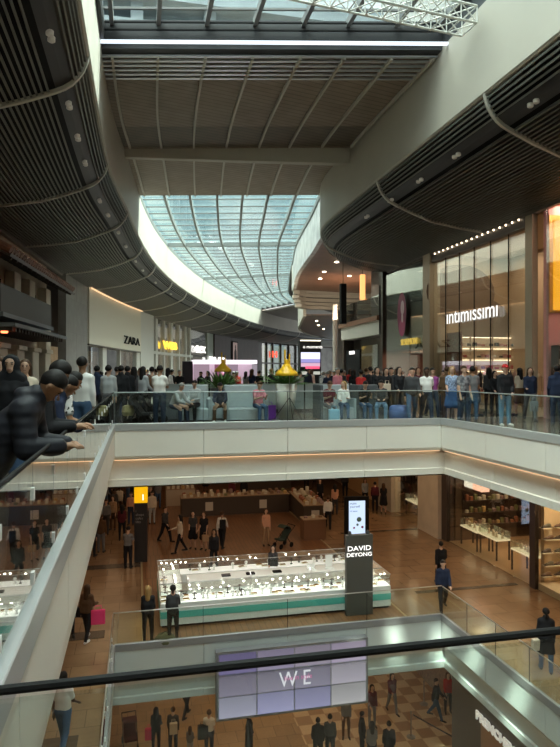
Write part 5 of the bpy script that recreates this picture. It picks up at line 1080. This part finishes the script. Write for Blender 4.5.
# ---- the young men leaning on the left railing (close to the camera, finely modelled)
def puff(R):  # quilted jacket: rings along the torso
    return R
LEAN = dict(lean=30, head=20, arm=(10, 8), elbow=(78, 82), inn=(22, 24), abd=12, thigh=(4, -4), knee=(4, 4))
PROTO['lean_puffer'] = proto('lean_puffer', dict(LEAN, head=34, lean=36), {'bulk': .045, 'hem': -.14, 'collar': 1, 'hood': 1}, .012, True)
PROTO['lean_jacket'] = proto('lean_jacket', dict(LEAN, lean=24, head=26), {'bulk': .028, 'hem': -.1, 'collar': 1}, .013, True)
PROTO['lean_tee'] = proto('lean_tee', dict(LEAN, lean=24, head=16, elbow=(60, 62)), {'top': 'short', 'hem': -.08}, .014, True)
quilt = mat('black_quilted_nylon', (.014, .015, .022), .62, spec=.25)
q_ = quilt.node_tree; tq = q_.nodes.new('ShaderNodeTexCoord'); wq = q_.nodes.new('ShaderNodeTexWave'); wq.bands_direction = 'Z'; wq.inputs['Scale'].default_value = 4.2; wq.inputs['Distortion'].default_value = 1.2; bq = q_.nodes.new('ShaderNodeBump'); bq.inputs['Strength'].default_value = .35; bq.inputs['Distance'].default_value = .012
q_.links.new(tq.outputs['Object'], wq.inputs['Vector']); q_.links.new(wq.outputs['Fac'], bq.inputs['Height']); q_.links.new(bq.outputs['Normal'], q_.nodes['Principled BSDF'].inputs['Normal'])
def P3_(key, X, Y, rzdeg, label, top, bottom, **kw): return person(key, (X, Y, 0), math.radians(rzdeg), label, K[top], K[bottom], **kw)
person('lean_puffer', (-1.17, 5.5, 0), math.radians(-92), 'person in a black quilted jacket leaning over the left railing, nearest the camera', K['black'], K['ltgrey'], skin='t', topm=quilt, scale=1.06)
P3_('lean_jacket', -1.12, 6.65, -86, 'person in a black jacket leaning on the left railing behind the quilted jacket', 'black', 'jeans', skin='t', scale=1.07)
P3_('lean_jacket', -1.10, 7.65, -84, 'person in a navy jacket leaning on the left railing, third from the camera', 'navy', 'jeans', skin='t', scale=.98)
person('lean_tee', (-1.12, 8.75, 0), math.radians(-78), 'person in a white printed T-shirt leaning on the left railing', K['white'], K['jeans'], skin='t', topm=graphic)
P3_('stand_jacket', -2.6, 7.6, -100, 'person with short black hair just behind the leaning men, only the head showing', 'black', 'black', skin='t', scale=.97)
P2('hijab', 11, 8.6, 12, 'woman in a black headscarf standing behind the leaning men at far left', 'black', 'charcoal', skin='l', featured=True)
P2('f_stand', 25, 11.5, 20, 'person in black with a pale top seen over the shoulder of the quilted jacket', 'cream', 'black', hair='b', featured=True)
P2('stand', 0, 9.6, 30, 'person at the very left edge of the photo in a pale top', 'cream', 'charcoal', hair='b')
P2('stand', 82, 12.6, 175, 'person with dark hair and a white shirt turned away behind the printed T-shirt', 'white', 'jeans', skin='t', scale=1.04)
tag(MB().lathe([(0, 0), (.10, 0), (.13, .1), (.12, .28), (.05, .34), (0, .35)], 12).build('handbag', col((.62, .6, .55)), loc=(-1.28, 4.9, .42)), 'pale bag hanging at the railing beside the quilted jacket', 'bag') if 0 else None
# ---- upper floor left, in front of the ZARA shop
UL = [('stand', 108.5, 19.3, 178, 'person in a light grey shirt with back turned, left of the stroller', 'ltgrey', 'grey'), ('stand_jacket', 97, 20.8, 170, 'person in a navy jacket left of the grey shirt', 'navy', 'black'),
 ('stand_jacket', 121, 20.5, 185, 'person in a black coat standing behind the grey shirt', 'black', 'black'), ('stand_jacket', 127.5, 21.9, 170, 'person in a black jacket left of the stroller, head bowed', 'black', 'charcoal'), ('f_stand', 134, 23.4, 200, 'woman in a dark coat behind the stroller', 'charcoal', 'black'),
 ('phone_short', 159.5, 19.6, 175, 'person in a white T-shirt and dark jeans standing beside the stroller', 'white', 'dkjeans'), ('f_stand', 143, 22.5, 150, 'woman with a pale grey top standing behind the strollers', 'ltgrey', 'charcoal'), ('stand', 152, 24, 190, 'person in a brown shirt behind the white T-shirt', 'brown', 'black'),
 ('stand', 117, 24, 165, 'person in a grey top between the grey shirt and the shop', 'grey', 'dkjeans'), ('f_stand', 168, 28.6, 160, 'woman in a white top far behind the stroller', 'white', 'black')]
for k, px, d, a, l, t_, b_ in UL: P2(k, px, d, a, l, t_, b_, hair='k', skin='t' if k == 'phone_short' else 'l')
def stroller(label, px, d, rz, m, z=0.0, s=1.0):
    x, y = at(px, d); t = thing('stroller', label, 'stroller', (x, y, z), rz); t.scale = (s,)*3
    for sx in (-.25, .25):
        for sy in (-.32, .32):
            MB().lathe([(.02, -.02), (.10, -.02), (.125, 0), (.10, .02), (.02, .02)], 14, T=Matrix.Translation((sx, sy, .125)) @ Matrix.Rotation(PI/2, 4, 'Y')).build('wheel', black, t)
        MB().tube([(sx, -.32, .125), (sx, .05, .55), (sx, .55, 1.0)], .014, 6).build('frame_tube', darkm, t); MB().tube([(sx, .32, .125), (sx, 0, .6)], .014, 6).build('frame_tube', darkm, t)
    MB().tube([(-.25, .55, 1.0), (.25, .55, 1.0)], .02, 6).build('handle', black, t)
    b = MB(); b.sweep([[(x_, -.35, .45), (x_, -.02, .42), (x_, .28, .85), (x_, .33, .82), (x_, .02, .34), (x_, -.35, .38)] for x_ in (-.22, .22)]); b.build('seat', m, t)
    b = MB(); b.sweep([[(x_, .05+.34*math.cos(a)*.9, .72+.34*math.sin(a)) for a in np.linspace(.3, 2.3, 8)]+[(x_, .05+.3*math.cos(a)*.9, .72+.3*math.sin(a)) for a in np.linspace(2.3, .3, 8)] for x_ in (-.24, .24)]); b.build('canopy', m, t)
    return t
stroller('black stroller standing left of the white T-shirt behind the far railing', 142, 19.9, 1.2, col(K['charcoal']), s=1.05); stroller('second black stroller just right of the first one on the upper floor', 153.5, 21.4, 1.3, col(K['black']))
tag(MB().lathe([(0, 0), (.16, 0), (.20, .12), (.17, .3), (.09, .34), (0, .34)], 12).build('handbag', col((.36, .30, .16)), loc=(*at(128, 19.9), .35)), 'olive handbag carried beside the strollers', 'bag')
# ---- seated people
def seat(key, px, d, a, label, top, bottom, **kw):
    kw['scale'] = .93; return P2(key, px, d, a, label, top, bottom, **kw)
seat('sit_lean', 174, 21.4, 60, 'person in a pale grey top sitting at the left end of the seating', 'ltgrey', 'dkjeans', hair='g')
seat('sit', 195, 22.2, -15, 'person in a pale grey jacket sitting on the first pale booth seat', 'ltgrey', 'black', hair='k')
seat('sit_lean', 221, 22.0, 0, 'person in a dark blue jacket and brown trousers leaning forward on a seat', 'navy', 'brown', hair='k', shoe=(.6, .6, .6))
seat('sit_phone', 258, 22.1, 25, 'person in a pink T-shirt and jeans looking at a phone left of the planter', 'pink', 'jeans', hair='b')
seat('sit_phone', 328.5, 22.6, 14, 'person in a maroon top sitting left in the couple with a cup', 'maroon', 'grey', hair='b')
seat('f_sit', 343.5, 22.9, 0, 'woman in a white top and jeans sitting right in the couple', 'white', 'jeans', hair='o')
seat('sit_phone', 364, 22.8, 10, 'person in black sitting and holding a phone at the dark booth seat', 'black', 'jeans', hair='k')
seat('sit', 381, 22.5, -8, 'person in grey with light jeans sitting beside the blue ottoman', 'charcoal', 'ltjeans', hair='k')
def bag(label, x, y, z, m, w=.3, h=.34, dd=.12, nm='shopping_bag', cat='bag', rz=0):
    t = thing(nm, label, cat, (x, y, z), rz); MB().bbox(-w/2, w/2, -dd/2, dd/2, 0, h, .015).build('pouch', m, t); 
    for s_ in (-.25, .25): MB().tube([(-w*.25, s_*dd, h-.02), (-w*.22, s_*dd, h+.12), (w*.22, s_*dd, h+.12), (w*.25, s_*dd, h-.02)], .008, 5).build('handle', m, t)
    return t
x, y = at(334, 21.7); bag('pale blue shopping bag standing at the feet of the seated couple', x, y, .0, col((.22, .45, .62)), .36, .44, .2)
x, y = at(269, 23.5); bag('bright purple bag on the floor behind the pink T-shirt', x, y, .0, col((.22, .05, .42)), .5, .5, .2)
# ---- upper floor right, walking past the lingerie shop
UR = [('f_stand', 377, 25.5, 10, 'woman in black standing far left of the group outside the dark red shop', 'black', 'black', 'k', 'l'), ('f_walk', 386, 24.8, 0, 'woman in black holding a pale bag behind the seat with light jeans', 'black', 'black', 'k', 'l'), ('f_stand', 399, 23.5, 15, 'woman in a black top with bare arm near the blue ottoman', 'black', 'charcoal', 'k', 'l'),
 ('walk_jacket', 412, 21.8, -5, 'person in an open black jacket and grey T-shirt walking past the red shop', 'charcoal', 'jeans', 'k', 'l'), ('walk_short', 426.5, 21.9, 0, 'person in a white polo shirt and dark jeans right of the black jacket', 'white', 'dkjeans', 'k', 'd'), ('walk_short', 432.5, 23.9, 10, 'person in a purple T-shirt behind the white polo shirt', 'purple', 'dkjeans', 'k', 'l'),
 ('stand_jacket', 447, 22.9, 178, 'person in a brown suit jacket with back turned outside the beige pier', 'brown', 'brown', 'b', 'l'), ('f_dress', 452, 21.8, -10, 'woman in a blue patterned dress left of the plaid shirt', 'blue', 'blue', 'o', 'l'), ('stand_short', 463.5, 20.9, 20, 'person in a black and white plaid shirt and jeans', 'grey', 'dkjeans', 'b', 'l'),
 ('stand_short', 472.5, 22.2, 178, 'person in a grey T-shirt and jeans with back turned, right of the plaid shirt', 'grey', 'jeans', 'k', 't'), ('f_walk', 530, 22.4, -12, 'woman in an open navy jacket and grey trousers nearest the pink shop', 'navy', 'grey', 'b', 'l'), ('stand_jacket', 557, 20.0, 160, 'person in navy cut off by the right edge of the photo', 'navy', 'navy', 'k', 'l'),
 ('f_stand', 489, 26.5, 180, 'person in dark clothes at the lingerie shop door, left of the red cap', 'charcoal', 'black', 'k', 'l'), ('f_stand', 418, 26, 5, 'woman in dark clothes half hidden behind the walkers', 'maroon', 'black', 'b', 'l'), ('stand', 391, 27, -5, 'person in a dark top in the doorway light of the dark red shop', 'charcoal', 'charcoal', 'k', 'l')]
for k, px, d, a, l, t_, b_, hr, sk in UR:
    P2(k, px, d, a, l, t_, b_, hair=hr, skin=sk, topm=plaid if 'plaid' in l and 'a black and white' in l else flow if 'blue patterned' in l else None)
PG('cap', 505, 425, 5, 'person in a red cap, black jacket and jeans by the lingerie shop window', 'black', 'ltjeans', cap=K['red'], shoe=(.7, .7, .7), scale=1.12)
x, y = at(387, 24.4); bag('pale folded bag held in front of the woman in black', x, y, 1.0, col(K['cream']), .3, .3, .1, 'handbag')
x, y = at(534, 22.2); bag('silver grey carrier bag held by the woman in the navy jacket', x, y, .35, col(K['ltgrey']), .3, .36, .1)
# ---- crowd in the distance on the upper floor
rc = random.Random(21); CK = ['stand', 'stand_short', 'stand_jacket', 'walk', 'walk_jacket', 'f_stand', 'f_walk', 'f_dress', 'f_tail', 'phone']
CC = [('black', 'black'), ('charcoal', 'black'), ('navy', 'dkjeans'), ('black', 'dkjeans'), ('grey', 'jeans'), ('white', 'dkjeans'), ('maroon', 'black'), ('brown', 'black'), ('ltgrey', 'dkjeans'), ('pink', 'black'), ('cream', 'brown'), ('red', 'black')]
def adj(c): return {'ltgrey': 'light grey', 'navy': 'navy blue', 'charcoal': 'dark grey'}.get(c, c)
def crowd(n, x0, x1, d0, d1, where, z=0.0, avoid=(), w=None, back=.5):
    put = []
    sc_ = 1.07 if z == 0 else 1.0
    for k in range(n*6):
        if len(put) >= n: break
        px, d = rc.uniform(x0, x1), d0+(d1-d0)*rc.random()**1.3; x, y = at(px, d)
        if any(math.hypot(x-a, y-b_) < .75 for a, b_ in put+SPOTS): continue
        put.append((x, y)); SPOTS.append((x, y)); t_, b_ = rc.choices(CC, w or (6, 5, 5, 4, 3, 2, 2, 3, 2, 1, 1, 1))[0]; key = rc.choice(CK); fem = key.startswith('f_'); a = rc.choice((0, 180))+rc.uniform(-50, 50); hr_ = rc.choice('kkbbo' if fem else 'kkbg')
        person(key, (x, y, z), face(px, d, a), '%s-haired %s in a %s top, %s, %s' % ({'k': 'black', 'b': 'brown', 'o': 'fair', 'g': 'grey'}[hr_], 'woman' if fem else 'person', adj(t_), 'back turned' if abs(a) > 90 and abs(a) < 270 else 'facing front', where), K[t_], K[b_], hair=hr_, skin=rc.choice('llltd'), scale=sc_*rc.uniform(.93, 1.05), group='people '+where)
SPOTS = [(5.43+q*.7-4.6, 27.07) for q in range(14)]+[(o.location.x, o.location.y) for o in COL.objects if o.name.startswith(('person', 'booth', 'stroller', 'potted', 'clothes_rack', 'mannequin')) and o.parent is None]+[tuple(at(p, d)) for p, d in ((226, 41), (226, 42.5), (187.5, 38), (310.5, 60), (335, 54))]
crowd(22, 92, 180, 27, 46, 'outside the ZARA shop')
crowd(12, 188, 262, 46, 62, 'behind the bright exhibition kiosk')
crowd(5, 205, 255, 36, 39.5, 'before the bright exhibition kiosk')
crowd(14, 262, 345, 30, 56, 'under the tall media tower')
crowd(18, 320, 400, 26, 34, 'beneath the upper gallery', w=(8, 5, 4, 2, 1, 2, 2, 2, 0, 1, 0, 1))
crowd(5, 440, 520, 25, 27.5, 'at the lingerie window')
crowd(14, 178, 372, 28.5, 36, 'behind the booth seats', w=(8, 6, 4, 3, 2, 1, 2, 2, 1, 0, 1, 1))
# ---- middle floor
M1 = Z1+.012
MF = [('f_walk', 87, 640, 170, 'woman in a brown jacket and black leggings walking away with a pink bag', 'brown', 'black', 'b', 't'), ('walk_short', 63, 751, 172, 'person in a white polo shirt and jeans near the lower left corner', 'white', 'jeans', 'k', 'd'), ('f_walk', 69, 633, 20, 'person in black half hidden by the white slanting edge at left', 'black', 'black', 'k', 'l'),
 ('f_stand', 148, 643, 185, 'woman with short fair hair in black beside the left corner of the kiosk', 'black', 'black', 'o', 'l'), ('f_tail', 173, 642, 190, 'woman with long dark hair looking into the left end of the kiosk', 'charcoal', 'black', 'k', 'l'),
 ('phone_short', 128, 568, 178, 'person in a grey T-shirt with back turned at the information totem', 'grey', 'black', 'k', 'l'), ('stand_jacket', 101, 552, 180, 'person in a brown jacket and grey trousers left of the information totem', 'brown', 'grey', 'b', 'l'), ('stand', 92, 556, 170, 'person in black at the left edge of the group beside the totem', 'black', 'black', 'k', 'l'), ('walk', 106, 532, 10, 'person in a grey suit walking behind the brown jacket', 'grey', 'charcoal', 'b', 'l'),
 ('f_stand', 113, 529, 0, 'woman in a tan top behind the information totem group', 'tan', 'brown', 'b', 'l'), ('f_stand', 122, 540, 190, 'woman in maroon beside the grey T-shirt at the totem', 'maroon', 'black', 'k', 'l'), ('stand', 131, 524, 0, 'person in a pink top close to the back of the totem', 'peach', 'dkjeans', 'b', 'l'), ('stand_jacket', 152, 523, 10, 'person in a pale jacket right of the yellow totem top', 'cream', 'ltgrey', 'k', 'l'),
 ('walk', 165, 541, 60, 'person in a dark suit walking left of the cream jacket woman', 'charcoal', 'black', 'b', 'l'), ('f_walk', 180, 552, -70, 'woman in a cream jacket and black leggings in the middle of the wooden floor', 'cream', 'black', 'k', 'l'), ('f_dress', 193, 548, 5, 'woman in a black skirt with bare legs right of the cream jacket', 'charcoal', 'black', 'k', 'l'), ('f_dress', 204, 549, -10, 'woman in a black skirt carrying a tan bag', 'black', 'black', 'b', 'l'),
 ('walk', 222, 547, 170, 'person in a white jacket with a black rucksack walking to the counter', 'white', 'black', 'b', 'l'), ('f_stand', 214, 571, 0, 'person in black standing behind the jewellery kiosk', 'black', 'black', 'k', 't'), ('f_stand', 266, 545, 15, 'person in tan trousers and a peach top left of the stroller', 'peach', 'tan', 'b', 'l'),
 ('walk', 328, 528, 175, 'person in a white shirt and black trousers at the end-on kiosk', 'white', 'black', 'b', 'l'), ('f_stand', 320, 507, 0, 'woman in black serving beside the end-on kiosk', 'black', 'black', 'b', 'l'), ('f_stand', 335, 514, 180, 'woman in a pale pink top behind the white shirt', 'peach', 'charcoal', 'k', 'l'),
 ('f_walk', 365, 506, 5, 'woman in a white and black outfit walking far beyond the digital screen', 'ltgrey', 'black', 'b', 'l'), ('stand', 375, 511, 175, 'person in a red brown top, left half of the pair in the distance', 'maroon', 'black', 'k', 'l'), ('f_dress', 383.5, 512.5, 175, 'woman in a black dress, right half of the pair in the distance', 'black', 'black', 'b', 'l'),
 ('walk_jacket', 443, 609, -5, 'person in a navy top with a white badge walking towards the camera', 'navy', 'black', 'k', 'l'), ('walk', 441, 585, 178, 'person in black with a shaved head walking away beyond the navy top', 'black', 'black', 'k', 'l'), ('coat', 546, 671, 165, 'person in a long black coat carrying bags at the right edge of the middle floor', 'black', 'jeans', 'k', 'l'),
 ('stand', 244, 504, 0, 'shop assistant in black behind the long dark counter, left one', 'black', 'black', 'k', 'l'), ('f_stand', 232, 504.5, 0, 'shop assistant in maroon behind the long dark counter', 'maroon', 'black', 'b', 'l'), ('stand', 345, 496, 178, 'person in dark clothes far up the aisle above the digital screen', 'charcoal', 'black', 'k', 'l'), ('f_stand', 453, 0, 0, '', '', '', '', '')]
for k, px, py, a, l, t_, b_, hr, sk in MF:
    if l: PG(k, px, py, a, l, t_, b_, z=M1, hair=hr, skin=sk, shoe=(.7, .7, .7) if 'pink bag' in l else (.03, .03, .03))
P2('f_stand', 273, 24.15, 0, 'shop assistant in dark clothes with long black hair inside the jewellery kiosk', 'charcoal', 'black', z=M1, hair='k', scale=.9)
x, y = at(488, 29.5); P2('f_stand', 474, 31.5, 180, 'woman in a pale top and black trousers inside the jeweller shop', 'tan', 'black', z=M1, hair='k')
SPOTS += [(8.82+q, 46.71) for q in (-.9, -.4, .1, .6, 1.0)]+[tuple(gnd(m[1], m[2], Z1)) for m in MF if m[4]]+[(5.7+q, 36.7) for q in (-3, -2, -1, 0, 1, 2, 3)]+[tuple(at(307, q)) for q in (34, 35, 36, 37, 38)]+[(9.27+q, 44.04) for q in (-1.5, -.8, 0, .8, 1.5)]+[(5.03+q, 46.6) for q in (-2.5, -1.8, -1.1, -.4, .4, 1.1, 1.8, 2.5)]
crowd(16, 98, 160, 33, 44, 'middle floor, left background', z=M1)
crowd(9, 340, 430, 44, 54, 'middle floor, far right aisle', z=M1)
crowd(10, 170, 330, 43, 50, 'behind the middle floor counters', z=M1)
def at1(px, py, dz=0): return gnd(px, py, Z1+dz)
x, y = at1(93.5, 641); bag('bright pink shopping bag carried by the woman walking away', x+.14, y-.05, Z1+.55, col((.80, .06, .20)), .42, .44, .1)
x, y = at1(82, 640); bag('black handbag on the left arm of the woman walking away', x-.12, y, Z1+.75, col(K['black']), .3, .3, .14, 'handbag')
x, y = at1(205, 550); bag('tan shoulder bag carried by the woman in a black skirt', x, y-.25, Z1+.5, col(K['tan']), .34, .3, .12, 'handbag')
x, y = at1(541, 671); bag('cream handbag hanging at the left of the long black coat', x-.12, y, Z1+.62, col(K['cream']), .3, .3, .14, 'handbag')
x, y = at1(222, 548); bag('black rucksack on the back of the white jacket', x, y-.24, Z1+1.0, col(K['black']), .28, .42, .12, 'rucksack')
x, y = at1(165, 642); t = thing('floor_bag', 'olive green bag lying on the floor at the feet of the kiosk visitor', 'bag', (x, y, M1)); MB().lathe([(0, 0), (.3, 0), (.34, .1), (.22, .24), (0, .28)], 14).build('body', col(K['olive']), t, True); MB().tube([(-.15, 0, .24), (0, 0, .34), (.15, 0, .24)], .012).build('strap', col(K['black']), t)
x, y = gnd(283, 547, Z1); d_ = 8.3*F/(547-373); stroller('dark stroller with green lower frame on the wooden floor', 283, d_, -1.1, col((.04, .06, .05)), z=M1)
# ---- ground floor
M0 = Z0+.012
GF = [('f_stand', 156, 752, 178, 'woman in black with a pink bag below the middle floor edge', 'black', 'black', 'k', 'l'), ('stand', 173, 752, 175, 'person in a dark coat with a pale rucksack on the ground floor', 'charcoal', 'black', 'b', 'l'), ('walk', 186, 716, 150, 'person in dark trousers walking at the edge of view under the blue white panel', 'charcoal', 'black', 'k', 'l'),
 ('stand_short', 209, 755, 175, 'person in a white T-shirt carrying a black jacket left of the video wall', 'white', 'dkjeans', 'b', 'l'), ('f_stand', 190, 758, 175, 'small child-sized person in grey between the rucksack and the white T-shirt', 'grey', 'ltgrey', 'b', 'l'),
 ('coat', 249, 758, 90, 'person in a dark coat under the left part of the video wall', 'black', 'black', 'k', 'l'), ('stand_jacket', 318, 764, 178, 'person in a bulky black coat, left of the pair under the video wall', 'black', 'black', 'k', 'l'), ('stand', 330, 760, 175, 'person in black, right of the pair under the video wall', 'charcoal', 'black', 'k', 'l'),
 ('f_stand', 346, 737, 0, 'woman in grey below the right corner of the video wall', 'grey', 'brown', 'b', 'l'), ('f_stand', 372, 726, 10, 'woman in maroon right of the video wall corner', 'maroon', 'grey', 'k', 'l'), ('stand_jacket', 362, 757, 90, 'person in a black coat in profile right of the video wall', 'black', 'black', 'k', 'l'), ('f_walk', 392, 712, 15, 'woman in a maroon top at the near edge of the checked floor', 'maroon', 'grey', 'k', 'l'),
 ('stand', 389, 768, 178, 'person in a black T-shirt at the bottom edge left of the stanchion', 'black', 'black', 'k', 'l'), ('f_stand', 372, 768, 180, 'person in grey at the bottom edge beside the black T-shirt', 'grey', 'black', 'k', 'l'), ('walk_jacket', 436, 718, 60, 'person in a black jacket and blue jeans walking across the checked floor', 'black', 'jeans', 'k', 'l'), ('f_stand', 448, 712, 0, 'person in a red top beside the dark shop corner', 'red', 'charcoal', 'b', 'l')]
for k, px, py, a, l, t_, b_, hr, sk in GF: PG(k, px, py, a, l, t_, b_, z=M0, hair=hr, skin=sk, scale=.7 if 'child' in l else 1)
d_ = (EYE-Z0)*F/(747-373); stroller('dark red stroller on the ground floor at lower left', 130, d_, 0.1, col((.09, .03, .03)), z=M0, s=1.1)
x, y = gnd(150, 750, Z0); bag('pink carrier bag on the ground floor beside the stroller', x, y-.1, Z0+.5, col((.75, .08, .22)), .4, .45, .12)
x, y = gnd(173, 753, Z0); bag('pale rucksack on the back of the dark coat', x, y-.3, Z0+.95, col(K['cream']), .3, .42, .14, 'rucksack')
x, y = gnd(204, 756, Z0); bag('black jacket bundle held at the left of the white T-shirt', x-.05, y-.05, Z0+.75, col(K['black']), .4, .5, .2, 'folded_jacket', 'jacket')
